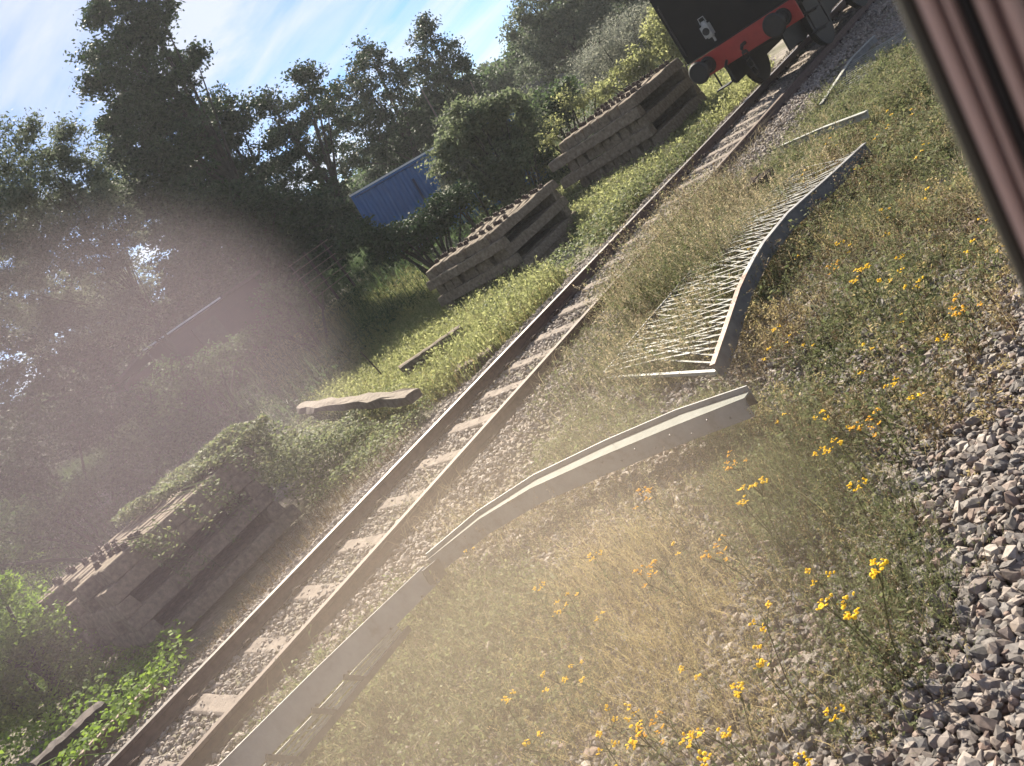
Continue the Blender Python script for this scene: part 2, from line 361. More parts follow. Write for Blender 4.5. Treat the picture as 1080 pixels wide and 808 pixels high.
o = stones('ballast', np.concatenate([P, P2]), np.concatenate([s_, s2]), mt['stone']); o['kind'] = 'stuff'; o['label'] = 'grey ballast stones lying loose beside the near track'

# ------------------------------------------------------------------ track
prof = [(-.036, 0), (.036, 0), (.037, -.03), (.012, -.045), (.010, -.125), (.070, -.142), (.070, -.155), (-.070, -.155), (-.070, -.142), (-.010, -.125), (-.012, -.045), (-.037, -.03)]
def rail(x, label, top):
    e_ = empty('rail', label, 'rail', (x, 0, 0), 0, 'rails of the far track')
    m = MB(); yy = np.arange(-4, 60.1, 2)
    m.sweep([[(p[0]+.006*math.sin(y*.7+x), y, p[1]) for p in prof] for y in yy], 0)
    for i, f in enumerate(m.f):
        if len(f) == 4 and f[0] % 12 == 0 and f[1] % 12 == 1: m.m[i] = 1
    m.build('rail_section', [mt['rail_side'], top], e_)
    return e_
rail(-8.70, 'left rail of the track with a shiny running surface', mt['rail_top'])
rail(-7.20, 'right rail of the track, its top rusty brown', mt['rail_top_rust'])

def sleeper_mesh(flat=False):
    m = MB(); rings = []
    st = [(-1.25, .185, .185), (-1.22, .2, .2), (-.98, .205, .2), (-.52, .205, .2), (-.34, .182, .18), (0, .18, .178), (.34, .182, .18), (.52, .205, .2), (.98, .205, .2), (1.22, .2, .2), (1.25, .185, .185)]
    for x, h, wt in st:
        if flat: h, wt = max(h, .196), max(wt, .195)
        w2 = .125; t2 = wt/2-.005
        rings.append([(x, -w2, 0), (x, -w2, .03), (x, -t2-.008, h-.02), (x, -t2+.012, h), (x, t2-.012, h), (x, t2+.008, h-.02), (x, w2, .03), (x, w2, 0)])
    m.sweep(rings); return m
def clip_mesh():
    m = MB(); m.sweep([[(-.035, -.05, 0), (.035, -.05, 0), (.035, .05, 0), (-.035, .05, 0)], [(-.02, -.03, .05), (.02, -.03, .05), (.02, .03, .05), (-.02, .03, .05)], [(-.016, -.026, .085), (.016, -.026, .085), (.016, .026, .085), (-.016, .026, .085)]])
    m.tube([(.0, -.045, .03), (.03, -.05, .06), (.05, 0, .075), (.03, .05, .06), (0, .045, .03), (-.03, .02, .05)], .011, 6)
    return m
def make_sleeper(mat, label, group, clips=True, cat='sleeper', flat=False):
    e_ = empty('concrete_sleeper', label, cat, (0, 0, 0), 0, group)
    sleeper_mesh(flat).build('beam', mat, e_, bevel=.006)
    if clips:
        me = clip_mesh().build('rail_clip', mt['iron'], e_); me.location = (-.86, 0, .20)
        for x in (-.64, .64, .86):
            c = me.copy(); COL.objects.link(c); c.parent = e_; c.location = (x, 0, .20)
    return e_
trk = make_sleeper(mt['concrete_track'], 'pale concrete sleeper half buried in ballast under the two rails', 'sleepers under the rails', flat=True)
# fastened sleepers carry their clips low against the rail foot
for c in trk.children:
    if c.name.startswith('rail_clip'): c.location.z = .195; c.scale = (1, 1, .8)
first = True
for i in range(-2, 60):
    y = 1.287+.7*i
    P = [[-8.2, y, -.17], [-7.5, y, -.17]]
    if not in_view(P, 60).any() or y > 32: continue
    o = trk if first else copy_thing(trk)
    first = False
    o.location = (TRX+rng.uniform(-.02, .02), y, -.160+rng.uniform(-.006, .004)-.2); o.scale = (1, 1.12, 1); o.rotation_euler = (0, 0, rng.uniform(-.015, .015))

# ------------------------------------------------------------------ sleeper stacks
clipped = make_sleeper(mt['concrete'], 'x', 'g'); plain = make_sleeper(mt['concrete'], 'x', 'g', clips=False, flat=True)
used = set()
def put(proto, loc, rot, label, group, sc=(1, 1, 1)):
    if proto.name not in used: used.add(proto.name); o = proto
    else: o = copy_thing(proto)
    o.location = loc; o.rotation_euler = rot; o.scale = sc; o['label'] = label; o['group'] = group
    return o
def stack(cx, cy, rz, z0, layers, n, name, jig=.06, sc=(1, 1, 1)):
    """cx,cy: near corner towards the track. layers from the bottom: A = along the track side by side, B = two bearers across"""
    c, s = math.cos(rz), math.sin(rz); z = z0; nb = layers.count('B'); na = layers.count('A'); ka = kb = 0
    def W(u, v): return cx+u*c-v*s, cy+u*s+v*c
    words = ['lowest', 'second', 'third', 'fourth', 'fifth']
    for li, L_ in enumerate(layers):
        top = li == len(layers)-1
        if L_ == 'A':
            ka += 1
            for k in range(n):
                jl = rng.uniform(-jig, jig); x, y = W(-.13-.262*sc[1]*k-rng.uniform(-.03, .03)*(k == 0), 1.25*sc[0]+jl)
                lay = 'clip-studded top layer' if top else ('%s side-by-side layer' % words[ka-1])
                if k == 0: lb = 'concrete sleeper on the track side of the %s in %s' % (lay, name)
                elif k == n-1: lb = 'concrete sleeper on the far side of the %s in %s' % (lay, name)
                else: lb = 'concrete sleeper lying inside the %s of %s' % (lay, name)
                put(clipped if top else plain, (x, y, z+rng.uniform(-.010, .010)), (rng.uniform(-.03, .03), rng.uniform(-.006, .006), rz+math.pi/2+rng.uniform(-.012, .012)), lb, 'sleepers of '+name, sc)
        else:
            kb += 1
            for v, wd in ((.10, 'near'), (2.28*sc[0], 'far')):
                u = -1.25*sc[0]+rng.uniform(-.06, .06); x, y = W(u, v-.08*(wd == 'near'))
                put(plain, (x, y, z), (0, 0, rz+rng.uniform(-.02, .02)), '%s of the crosswise bearer sleepers at the %s end of %s' % (['lowest', 'middle', 'top'][kb-1] if nb == 3 else ['lower', 'upper'][kb-1], wd, name), 'sleepers of '+name, sc)
        z += .205*sc[2]
    return z
S1, S2, S3 = 'the farthest stack', 'the middle stack', 'the nearest stack'
stack(-11.05, 17.6, R(2), -.17, 'BABABA', 9, S1, .06, (1.16, 1.08, 1.22))
stack(-11.95, 12.4, R(2), -.28, 'AABABA', 9, S2, .07)
stack(-11.25, 2.75, R(3), -.25, 'ABABAA', 9, S3, .22)

# ------------------------------------------------------------------ leaves, blades
def unit(n):
    v = rng.normal(size=(n, 3)); return v/np.linalg.norm(v, axis=1)[:, None]
def leaf_quads(P, size, aspect=.55, upb=.5):
    n = len(P); nrm = unit(n); nrm[:, 2] = np.abs(nrm[:, 2])+upb; nrm /= np.linalg.norm(nrm, axis=1)[:, None]
    u = np.cross(nrm, unit(n)); u /= np.linalg.norm(u, axis=1)[:, None]+1e-9; v = np.cross(nrm, u)
    s = np.broadcast_to(size, (n,))[:, None]*.5
    V = np.stack([P-u*s, P+v*s*aspect-u*s*.15-nrm*s*.12, P+u*s-nrm*s*.25, P-v*s*aspect-u*s*.15-nrm*s*.12], 1)
    return V.reshape(-1, 3), np.arange(4*n).reshape(n, 4)
def leaves(name, P, size, mat, parent=None, aspect=.55, upb=.5):
    V, Fc = leaf_quads(P, size, aspect, upb); return fast(name, V, Fc, mat, parent)
def blades(P, h, wd, lean=.35, curl=.5):
    lean = np.broadcast_to(lean, (len(P),))
    """grass blades: two quads each, narrowing to the tip"""
    n = len(P); a = rng.uniform(0, 2*math.pi, n); d = np.stack([np.cos(a), np.sin(a), np.zeros(n)], -1); sd = np.stack([-np.sin(a), np.cos(a), np.zeros(n)], -1)
    b2 = rng.uniform(0, math.pi, n); sd = sd*np.cos(b2)[:, None]+d*np.sin(b2)[:, None]
    le = (rng.uniform(.05, 1, n)*lean)[:, None]; hr = 1-.35*rng.random((n, 1)); h = np.broadcast_to(h, (n,))[:, None]; wd = np.broadcast_to(wd, (n,))[:, None]
    z = np.array([0, 0, 1.])
    p0 = P; p1 = P+z*h*.62+d*le*np.where(lean[:, None] > .9*h, 1, h)*.4; p2 = P+z*h*hr+d*le*np.where(lean[:, None] > .9*h, 1, h)*(1+curl*.5)
    V = np.stack([p0-sd*wd*.5, p0+sd*wd*.5, p1-sd*wd*.4, p1+sd*wd*.4, p2-sd*wd*.08, p2+sd*wd*.08], 1).reshape(-1, 3)
    b_ = 6*np.arange(n)[:, None]
    return V, np.concatenate([b_+[0, 1, 3, 2], b_+[2, 3, 5, 4]], 1).reshape(-1, 4)
def merge(parts):
    V = []; Fs = []; k = 0
    for v, f in parts: V.append(v); Fs.append(f+k); k += len(v)
    return np.concatenate(V), np.concatenate(Fs)
def in_poly(px, py, poly):
    c = np.zeros(len(px), bool); n = len(poly)
    for i in range(n):
        x0, y0 = poly[i]; x1, y1 = poly[(i+1) % n]
        with np.errstate(divide='ignore', invalid='ignore'):
            c ^= ((y0 > py) != (y1 > py)) & (px < (x1-x0)*(py-y0)/(y1-y0)+x0)
    return c
def ground_poly(poly, dens, x0=-24, x1=-.6, y0=.6, y1=26, soft=14, patch=None, keep=.5):
    """points on the ground whose place falls in a patch outlined on the photograph"""
    xy = np.array([on_z(a, b_, -.28)[:2] for a, b_ in poly]); x0 = max(x0, xy[:, 0].min()-.3); x1 = min(x1, xy[:, 0].max()+.3); y0 = max(y0, xy[:, 1].min()-.3); y1 = min(y1, xy[:, 1].max()+.3)
    n = int(dens*(x1-x0)*(y1-y0)); x = rng.uniform(x0, x1, n); y = rng.uniform(y0, y1, n)
    wx = x+rng.normal(0, .12, n); wy = y+rng.normal(0, .12, n)
    a, b_, z = project(np.stack([wx, wy, np.full(n, -.28)], -1)); k = in_poly(a, b_, poly) & (z > 0)
    if patch: k &= vnoise(x, y, patch, 11) > keep+rng.normal(0, .09, n)
    x, y = x[k], y[k]
    return np.stack([x, y, gz(x, y)-.01], -1)

def herbs(P, h, nl, lsize, stemw=.005, lean=.3, aspect=.4):
    """weeds: a thin bent stem with leaves up its length"""
    n = len(P); h = np.broadcast_to(h, (n,)); a = rng.uniform(0, 6.28, n); le = rng.uniform(.05, 1, n)*lean
    d = np.stack([np.cos(a)*le, np.sin(a)*le, np.ones(n)], -1)*h[:, None]
    sd = np.stack([-np.sin(a+.8), np.cos(a+.8), np.zeros(n)], -1)*stemw
    m_ = P+d*.5+np.stack([np.cos(a), np.sin(a), np.zeros(n)], -1)*-.04*h[:, None]
    V = np.stack([P-sd, P+sd, m_-sd*.8, m_+sd*.8, P+d-sd*.4, P+d+sd*.4], 1).reshape(-1, 3); b_ = 6*np.arange(n)[:, None]
    st = (V, np.concatenate([b_+[0, 1, 3, 2], b_+[2, 3, 5, 4]], 1).reshape(-1, 4))
    tt = rng.uniform(.12, 1.02, (n, nl)); off = rng.normal(0, 1, (n, nl, 3))*np.array([1, 1, .5])*(lsize*.62)
    LP = (P[:, None]+d[:, None]*tt[..., None]+off).reshape(-1, 3)
    lq = leaf_quads(LP, lsize*rng.uniform(.5, 1.25, len(LP)), aspect, .25)
    return st, lq

def stuff(name, parts, mat, label=None):
    V, Fc = merge(parts); o = fast(name, V, Fc, mat); o['kind'] = 'stuff'
    if label: o['label'] = label
    return o

# ---- ground cover, by patches of the place
Z_green = [(735, 430), (800, 440), (900, 500), (960, 560), (990, 640), (1010, 720), (985, 808), (930, 808), (890, 720), (850, 650), (800, 575), (755, 520)]
Z_green2 = [(960, 640), (1040, 600), (1080, 600), (1080, 650), (1000, 720), (985, 690)]
Z_straw = [(600, 600), (700, 560), (800, 570), (880, 700), (940, 808), (560, 808), (540, 700)]
Z_straw2 = [(480, 560), (640, 480), (740, 490), (800, 560), (760, 640), (600, 700), (470, 640)]
Z_low = [(330, 740), (420, 640), (480, 600), (600, 620), (640, 700), (600, 808), (270, 808)]
Z_mid = [(575, 420), (660, 300), (730, 230), (770, 225), (720, 330), (660, 420), (630, 480), (590, 490)]
Z_mid2 = [(640, 330), (740, 215), (800, 190), (790, 260), (760, 340), (690, 380)]
Z_right = [(800, 250), (880, 170), (960, 90), (1020, 150), (1110, 330), (1110, 470), (1030, 480), (960, 520), (860, 480), (780, 440), (775, 340)]
Z_topr = [(800, 190), (870, 110), (930, 50), (980, 60), (1010, 160), (940, 200), (880, 150), (830, 210)]
Z_edge = [(600, 420), (720, 440), (760, 420), (740, 470), (640, 470), (560, 520)]
Z_lat = [(645, 395), (720, 300), (800, 220), (840, 215), (790, 300), (750, 390), (690, 420)]

wl = []; gr = []; st_ = []; sy = []; wg = []; wb = []
def hb(P, lo, hi): return rng.uniform(lo, hi, len(P))
Z_low2 = [(400, 700), (470, 610), (560, 590), (620, 640), (600, 720), (520, 800), (330, 808)]
def cover(zone, dens, lists, hlo, hhi, kind, **k):
    """kind g: short curved blades, h: fine leaved herb, b: broader leaved herb"""
    P = ground_poly(zone, dens, **k); n = len(P); u = rng.random(n)**1.6; h = (hlo+(hhi-hlo)*u)*(.45+1.1*vnoise(P[:, 0], P[:, 1], 1.9, 51))
    dd = np.hypot(P[:, 0], P[:, 1]); sc = np.clip(dd/5, .8, 2.2)
    if kind == 'g': lists.append(blades(P, h, rng.uniform(.0016, .0034, n)*sc, 1.1*h, .8))
    elif kind == 'h': lists.extend(herbs(P, h, 22, .017*float(np.median(sc)) if n else .017, .0016, .7, .38))
    else: lists.extend(herbs(P, h, 12, .032*float(np.median(sc)) if n else .03, .002, .5, .5))
cover(Z_green, 2070, gr, .04, .26, 'g'); cover(Z_green, 1839, wg, .06, .32, 'h'); cover(Z_green, 368, wb, .08, .4, 'h'); cover(Z_green, 138, wg, .1, .35, 'b'); cover(Z_green, 138, sy, .1, .3, 'h')
cover(Z_green2, 570, wg, .03, .14, 'h', patch=1.5, keep=.42); cover(Z_green2, 450, gr, .04, .15, 'g', patch=1.5, keep=.42)
cover(Z_straw, 1500, sy, .03, .24, 'g', patch=1.1, keep=.40); cover(Z_straw, 620, sy, .05, .30, 'h', patch=1.1, keep=.40); cover(Z_straw, 260, st_, .06, .32, 'h', patch=1.7, keep=.45); cover(Z_straw, 160, wg, .05, .26, 'h', patch=1.3, keep=.5)
cover(Z_straw2, 504, sy, .03, .2, 'g', patch=1.5, keep=.55); cover(Z_straw2, 204, wg, .04, .24, 'h', patch=1.5, keep=.52); cover(Z_straw2, 144, st_, .05, .26, 'h', patch=1.5, keep=.5); cover(Z_straw2, 72, wb, .08, .3, 'h', patch=1.5, keep=.45)
cover(Z_low, 420, wg, .04, .2, 'b'); cover(Z_low, 364, wg, .04, .22, 'h'); cover(Z_low, 588, gr, .04, .22, 'g'); cover(Z_low, 588, st_, .05, .28, 'g'); cover(Z_low2, 240, wl, .04, .2, 'b')
cover(Z_mid, 300, st_, .05, .25, 'g', patch=1.2, keep=.5); cover(Z_mid, 150, wg, .05, .22, 'h', patch=1.2, keep=.52); cover(Z_mid, 150, gr, .06, .22, 'g', patch=1.2, keep=.52)
cover(Z_mid2, 420, st_, .1, .5, 'g', patch=.9, keep=.3); cover(Z_mid2, 110, st_, .15, .6, 'h', patch=.9, keep=.3); cover(Z_mid2, 130, wg, .1, .5, 'h', patch=.9, keep=.3); cover(Z_mid2, 200, gr, .1, .4, 'g', patch=.9, keep=.35)
cover(Z_right, 561, gr, .03, .2, 'g', patch=.85, keep=.5); cover(Z_right, 356, wg, .04, .26, 'h', patch=.85, keep=.47); cover(Z_right, 205, wb, .05, .30, 'h', patch=1.4, keep=.46); cover(Z_right, 604, st_, .04, .24, 'g', patch=1.0, keep=.5); cover(Z_right, 172, sy, .05, .26, 'h', patch=1.3, keep=.5); cover(Z_right, 32, wg, .08, .3, 'b', patch=.85, keep=.5)
cover(Z_right, 26, wb, .2, .5, 'h', patch=.6, keep=.5); cover(Z_straw2, 22, wb, .2, .45, 'h'); cover(Z_mid2, 30, wb, .3, .7, 'h')
cover([(300, 808), (330, 750), (420, 645), (455, 640), (410, 720), (350, 808)], 260, wl, .1, .4, 'b')
cover(Z_lat, 260, gr, .22, .6, 'g', patch=.9, keep=.45); cover(Z_lat, 160, st_, .22, .6, 'h', patch=.9, keep=.4)
cover([(690, 330), (740, 260), (780, 270), (750, 340), (720, 370)], 420, gr, .3, .6, 'g'); cover([(690, 330), (740, 260), (780, 270), (750, 340), (720, 370)], 120, wg, .3, .6, 'h')
cover([(750, 310), (800, 225), (860, 175), (900, 158), (850, 215), (795, 270)], 420, gr, .18, .5, 'g'); cover([(750, 310), (800, 225), (860, 175), (900, 158), (850, 215), (795, 270)], 170, st_, .2, .5, 'h')
cover(Z_topr, 338, wg, .06, .3, 'h', patch=.7, keep=.33); cover(Z_topr, 117, wg, .06, .25, 'b', patch=.7, keep=.33); cover(Z_topr, 390, gr, .06, .28, 'g'); cover(Z_topr, 338, st_, .06, .3, 'g')
cover(Z_edge, 312, wg, .05, .28, 'h', patch=1.6, keep=.45); cover(Z_edge, 78, wl, .05, .25, 'b', patch=1.6, keep=.45); cover(Z_edge, 390, gr, .05, .26, 'g', patch=1.2, keep=.42); cover(Z_edge, 195, st_, .05, .26, 'g')
cover(Z_lat, 572, gr, .1, .42, 'g', patch=1.3, keep=.42); cover(Z_lat, 286, wg, .1, .45, 'h', patch=1.3, keep=.42); cover(Z_lat, 198, st_, .1, .5, 'h', patch=1.3, keep=.45)
# wisps between and beside the rails
x = rng.uniform(-8.5, -5.9, 2600); y = rng.uniform(.5, 16, 2600); k = vnoise(x, y, .8, 21) > .66; P = np.stack([x, y, gz(x, y)], -1)[k]
gr.append(blades(P, hb(P, .06, .2), hb(P, .003, .006), .5)); st_.append(blades(P[::2]+.02, hb(P[::2], .1, .3), hb(P[::2], .002, .005), .6))
x = TRX+.62+rng.normal(.25, .1, 1500); y = rng.uniform(2, 14, 1500); k = vnoise(x*0, y, .6, 5) > .5; P = np.stack([x, y, gz(x, y)], -1)[k]
st_.append(blades(P, hb(P, .1, .34), hb(P, .003, .005), .7))
# left of the track
L_sun = [(270, 430), (330, 385), (400, 325), (440, 296), (520, 296), (600, 300), (560, 345), (500, 400), (430, 440), (340, 440), (300, 420)]
L_sun2 = [(590, 190), (680, 160), (760, 150), (700, 200), (640, 260), (600, 250)]
ys_ = []
P = ground_poly(L_sun, 260); ys_ += herbs(P, hb(P, .15, .55), 10, .06, aspect=.5)
P = ground_poly([(600, 175), (745, 120), (790, 90), (800, 100), (700, 190), (640, 250), (590, 230)], 150, y1=30, x0=-30); ys_ += herbs(P, hb(P, .15, .5), 9, .08, aspect=.5)
P = ground_poly([(700, 80), (720, 50), (800, 30), (812, 85), (760, 125), (735, 125)], 110, y1=46, x0=-34); ys_ += herbs(P, hb(P, .15, .5), 9, .09, aspect=.5)
stuff('sunlit_weeds', ys_, mt['leaf_yellow'], 'sunlit yellow green weeds between the sleeper stacks')
P = ground_poly(L_sun, 260); sy.append(blades(P, hb(P, .15, .5), hb(P, .005, .01), .5))
P = ground_poly(L_sun, 200); gr.append(blades(P, hb(P, .2, .55), hb(P, .006, .012), .5))
P = ground_poly(L_sun2, 130); wg += herbs(P, hb(P, .15, .5), 9, .07, aspect=.55)
stuff('broad_weeds', wl, mt['bramble'], 'leafy green weeds low behind and in front of the girder')
stuff('green_grass', gr, mt['grass'], 'green grass tufts growing through the ballast')
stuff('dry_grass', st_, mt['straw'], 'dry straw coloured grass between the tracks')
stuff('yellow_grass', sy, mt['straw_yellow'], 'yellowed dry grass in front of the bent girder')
stuff('low_weeds', wg, mt['weed'], 'low green weeds over the stones')
stuff('withered_weeds', wb, mt['weed_brown'], 'withered brown weeds among the stones')

# brambles: mounds of leaves with arching canes
def mound(poly, dens, hmax, lsize, zb=None, sc=.9, **k):
    P = ground_poly(poly, dens, **k); n = len(P)
    hm = hmax*(.25+.75*vnoise(P[:, 0], P[:, 1], sc, 31))
    P = P.copy(); P[:, 2] += hm*rng.uniform(0, 1, n)**.45+.02
    if zb is not None: P[:, 2] += zb
    return leaf_quads(P, lsize*rng.uniform(.55, 1.25, n), .62, .6)
def canes(poly, n, ln, h):
    m = MB(); P = ground_poly(poly, 6)
    for p in P[rng.permutation(len(P))[:n]]:
        a = rng.uniform(0, 6.28); L_ = ln*rng.uniform(.5, 1.2); hh = h*rng.uniform(.5, 1.2)
        m.tube([(p[0]+math.cos(a)*L_*t, p[1]+math.sin(a)*L_*t, p[2]+hh*4*t*(1-t)*.9+.03+.2*hh*t) for t in (0, .25, .5, .75, 1)], [.006, .006, .005, .004, .003], 5)
    return np.array(m.v), np.array([f for f in m.f if len(f) == 4])
B_near = [(-20, 600), (60, 620), (150, 650), (215, 700), (185, 750), (150, 790), (100, 830), (-60, 830), (-60, 640)]
B_mid = [(290, 450), (330, 425), (440, 420), (460, 440), (400, 500), (340, 530), (300, 520)]
B_track = [(440, 370), (520, 350), (500, 390), (440, 430), (400, 440)]
B_s2 = [(470, 320), (560, 300), (640, 250), (660, 250), (600, 300), (540, 340), (470, 350)]
dz = [(215, 690), (340, 520), (420, 450), (440, 455), (330, 590), (230, 700)]
P = ground_poly(dz, 240); Pd = P; dd_ = [blades(P, hb(P, .05, .25), hb(P, .004, .008), .3, .8)]+list(herbs(P[::4], hb(P[::4], .05, .25), 10, .035))
stuff('dead_growth', dd_, mt['weed_brown'], 'withered growth in the shade between the nearest stack and the track')
stuff('brambles', [mound(B_mid, 900, .5, .06), canes(B_mid, 24, 1.2, .5), mound(B_track, 500, .3, .06), mound(B_s2, 500, .45, .07), mound(L_sun2, 420, .45, .07)], mt['bramble'], 'pale leaved brambles between the stacks and the track')
stuff('ivy_leaves', [mound(B_near, 700, .75, .07), canes(B_near, 30, 1.4, .7)], mt['leaf_bright'], 'bright green bramble thicket left of the rails')
# brambles climbing on the nearest stack
P = []
for k in range(16000):
    u = rng.uniform(0, 1); v = rng.uniform(-.1, 1)
    x = -11.35-2.6*u; y = 5.75-1.9*v*(.5+.6*u)
    P.append((x, y, 1.0+.22*rng.random()**.6*(.4+vnoise(x, y, 2.2, 8))-(.5*rng.random()**3 if u < .12 or v < 0 else 0)))
P = np.array(P); keep = (vnoise(P[:, 0], P[:, 1], 1.6, 41) > .36+.35*np.clip((5.0-P[:, 1])/1.2, 0, 1))
P = P[keep]; sm = leaf_quads(P, .06*rng.uniform(.6, 1.3, len(P)), .6, .6)
P = np.stack([rng.uniform(-13.6, -11.4, 9000), rng.uniform(5.5, 7.3, 9000), np.zeros(9000)], -1); P[:, 2] = -.3+1.35*np.clip(1-(P[:, 1]-5.6)/1.9, 0, 1)*rng.uniform(.1, 1, 9000)**.5
cl = leaf_quads(P, .06*rng.uniform(.6, 1.3, 9000), .6, .6)
m = MB(); tl = []
for k in range(14):
    y0 = rng.uniform(3.2, 5.7); x0 = -11.2; dl = rng.uniform(.15, .8)
    for q in range(70):
        t_ = rng.random()**1.3; tl.append((x0+.08+.14*t_+rng.normal(0, .04), y0+.05+.12*t_+rng.normal(0, .05), 1.02-(.15+dl)*t_+rng.normal(0, .03)))
    m.tube([(-11.9, y0, 1.05), (x0+.02, y0+.05, 1.0), (x0+.16, y0+.1, .7), (x0+.2, y0+.2+rng.uniform(-.2, .2), 1.0-.15-dl)], [.006, .006, .005, .003], 5)
stuff('climbing_brambles', [sm, cl, leaf_quads(np.array(tl), .06*rng.uniform(.6, 1.3, len(tl)), .6, .6), (np.array(m.v), np.array([f for f in m.f if len(f) == 4]))], mt['bramble'], 'brambles sprawling over the nearest sleeper stack')

# ------------------------------------------------------------------ trees and shrubs
def foliage_points(lumps, dens, cl_r, per, fill=.25, mul=2.7):
    out_ = []
    for c, r in lumps:
        n = max(9, int(mul*dens*r*r)); d = unit(n); rad = r*np.where(rng.random(n) < fill, rng.uniform(.2, .7, n), rng.uniform(.68, 1.08, n))
        C = c+d*rad[:, None]*np.array([1, 1, .95])
        k = per; cr_ = cl_r*rng.uniform(.6, 1.35, n)
        pp = C[:, None]+rng.normal(0, .5, (n, k, 3))*cr_[:, None, None]*np.array([1, 1, .6]); out_.append(pp.reshape(-1, 3))
    return np.concatenate(out_)
def tree(name, cat, label, D, px_lumps, mat, dens=9, cl_r=.5, per=45, leaf=.13, aspect=.6, group=None, trunk=True, base=None, fill=.35, jd=1.0, tr=.22, limbs=True):
    lumps = []
    for a, b_, r in px_lumps:
        p = at_d(a, b_, D+rng.uniform(-jd, jd)); rm = (1.0 if trunk else 1.08)*r*np.linalg.norm(p-EYE)/F; lumps.append((p, rm))
    cen = np.mean([l[0] for l in lumps], 0)
    bx, by = (cen[0], cen[1]) if base is None else base
    bz = float(gz(bx, by)); e_ = empty(name, label, cat, (bx, by, bz), 0, group); off = np.array([bx, by, bz])
    P = foliage_points(lumps, dens, cl_r*(.85 if trunk else 1), int(per*(2.1 if trunk else 1.3)), fill, 2.0 if trunk else 3.8)-off; P = P[P[:, 2] > .02]
    leaves('crown' if trunk else 'foliage', P, 1.1*leaf*rng.uniform(.6, 1.3, len(P)), mat, e_, aspect, .3)
    m = MB(); top = max(l[0][2] for l in lumps)-bz
    if trunk:
        hi = max(lumps, key=lambda l: l[0][2])[0]-off
        mid = np.array([hi[0]*.35+.15, hi[1]*.35, top*.45])
        m.tube([(0, 0, -.2), (mid[0]*.4, mid[1]*.4, top*.2), mid, mid*.5+hi*.5, hi], [tr, tr*.8, tr*.6, tr*.38, tr*.12], 9)
        for c, r in lumps:
            q = c-off; s0 = mid*min(1, max(.35, q[2]*.55/mid[2]))
            if np.linalg.norm(q-s0) < .4: continue
            m.tube([s0, s0*.5+q*.5+np.array([0, 0, -.1*r]), q], [tr*.36, tr*.22, tr*.07], 6)
            for k in range(3):
                d = unit(1)[0]*r*.8; m.tube([q, q+d*.5, q+d], [tr*.1, tr*.06, .012], 5)
    else:
        for c, r in lumps:
            q = c-off; s0 = np.array([rng.uniform(-.3, .3), rng.uniform(-.3, .3), -.05])
            m.tube([s0, s0*.5+q*.5+np.array([0, 0, .15]), q], [.05, .035, .015], 5)
            for k in range(4):
                d = unit(1)[0]*r*.9; d[2] = abs(d[2]); m.tube([q, q+d*.5, q+d], [.014, .01, .005], 4)
    m.build('trunk' if trunk else 'stem', mt['bark'], e_, smooth=True)
    return e_
GT = 'trees along the far side of the yard'; GS = 'shrubs beyond the sleeper stacks'
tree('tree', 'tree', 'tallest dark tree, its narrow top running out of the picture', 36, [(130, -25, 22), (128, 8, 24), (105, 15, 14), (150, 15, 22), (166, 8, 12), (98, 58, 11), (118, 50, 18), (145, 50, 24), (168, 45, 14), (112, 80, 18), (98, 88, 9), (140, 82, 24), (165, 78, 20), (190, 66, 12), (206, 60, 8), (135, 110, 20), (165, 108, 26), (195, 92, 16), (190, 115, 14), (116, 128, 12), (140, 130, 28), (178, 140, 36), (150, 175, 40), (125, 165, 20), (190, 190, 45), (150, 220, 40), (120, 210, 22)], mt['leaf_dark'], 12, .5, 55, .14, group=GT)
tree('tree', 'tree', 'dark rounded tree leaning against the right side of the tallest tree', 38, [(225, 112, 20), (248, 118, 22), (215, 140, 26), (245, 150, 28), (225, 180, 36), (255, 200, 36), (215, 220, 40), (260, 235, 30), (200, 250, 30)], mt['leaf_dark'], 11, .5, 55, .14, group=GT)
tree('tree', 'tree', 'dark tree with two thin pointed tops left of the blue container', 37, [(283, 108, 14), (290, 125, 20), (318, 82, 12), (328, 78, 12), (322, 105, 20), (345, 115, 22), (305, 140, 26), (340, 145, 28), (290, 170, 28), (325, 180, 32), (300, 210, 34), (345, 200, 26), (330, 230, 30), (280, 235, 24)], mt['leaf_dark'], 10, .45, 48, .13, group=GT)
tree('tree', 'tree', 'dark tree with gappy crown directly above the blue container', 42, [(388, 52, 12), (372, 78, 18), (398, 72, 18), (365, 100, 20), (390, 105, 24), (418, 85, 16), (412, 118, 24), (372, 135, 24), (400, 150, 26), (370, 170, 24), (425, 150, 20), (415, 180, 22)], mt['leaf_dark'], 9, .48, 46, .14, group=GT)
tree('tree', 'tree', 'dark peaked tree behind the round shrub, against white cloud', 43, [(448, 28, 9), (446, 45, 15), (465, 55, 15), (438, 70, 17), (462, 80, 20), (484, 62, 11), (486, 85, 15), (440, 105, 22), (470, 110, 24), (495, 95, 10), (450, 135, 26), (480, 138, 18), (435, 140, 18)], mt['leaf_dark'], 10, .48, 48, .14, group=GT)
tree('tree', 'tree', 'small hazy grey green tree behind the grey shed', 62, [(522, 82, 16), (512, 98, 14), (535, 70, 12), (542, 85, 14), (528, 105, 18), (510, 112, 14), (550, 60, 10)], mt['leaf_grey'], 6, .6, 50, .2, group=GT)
tree('tree', 'tree', 'tall mid green tree at the top edge right of the clouds', 48, [(558, 5, 20), (552, 30, 18), (560, 55, 18), (580, 25, 28), (600, -5, 30), (610, 30, 26), (580, 65, 22), (640, -5, 30), (600, 60, 20), (560, 80, 15), (635, 20, 22), (670, -10, 25)], mt['leaf_grey'], 8, .55, 50, .15, group=GT)
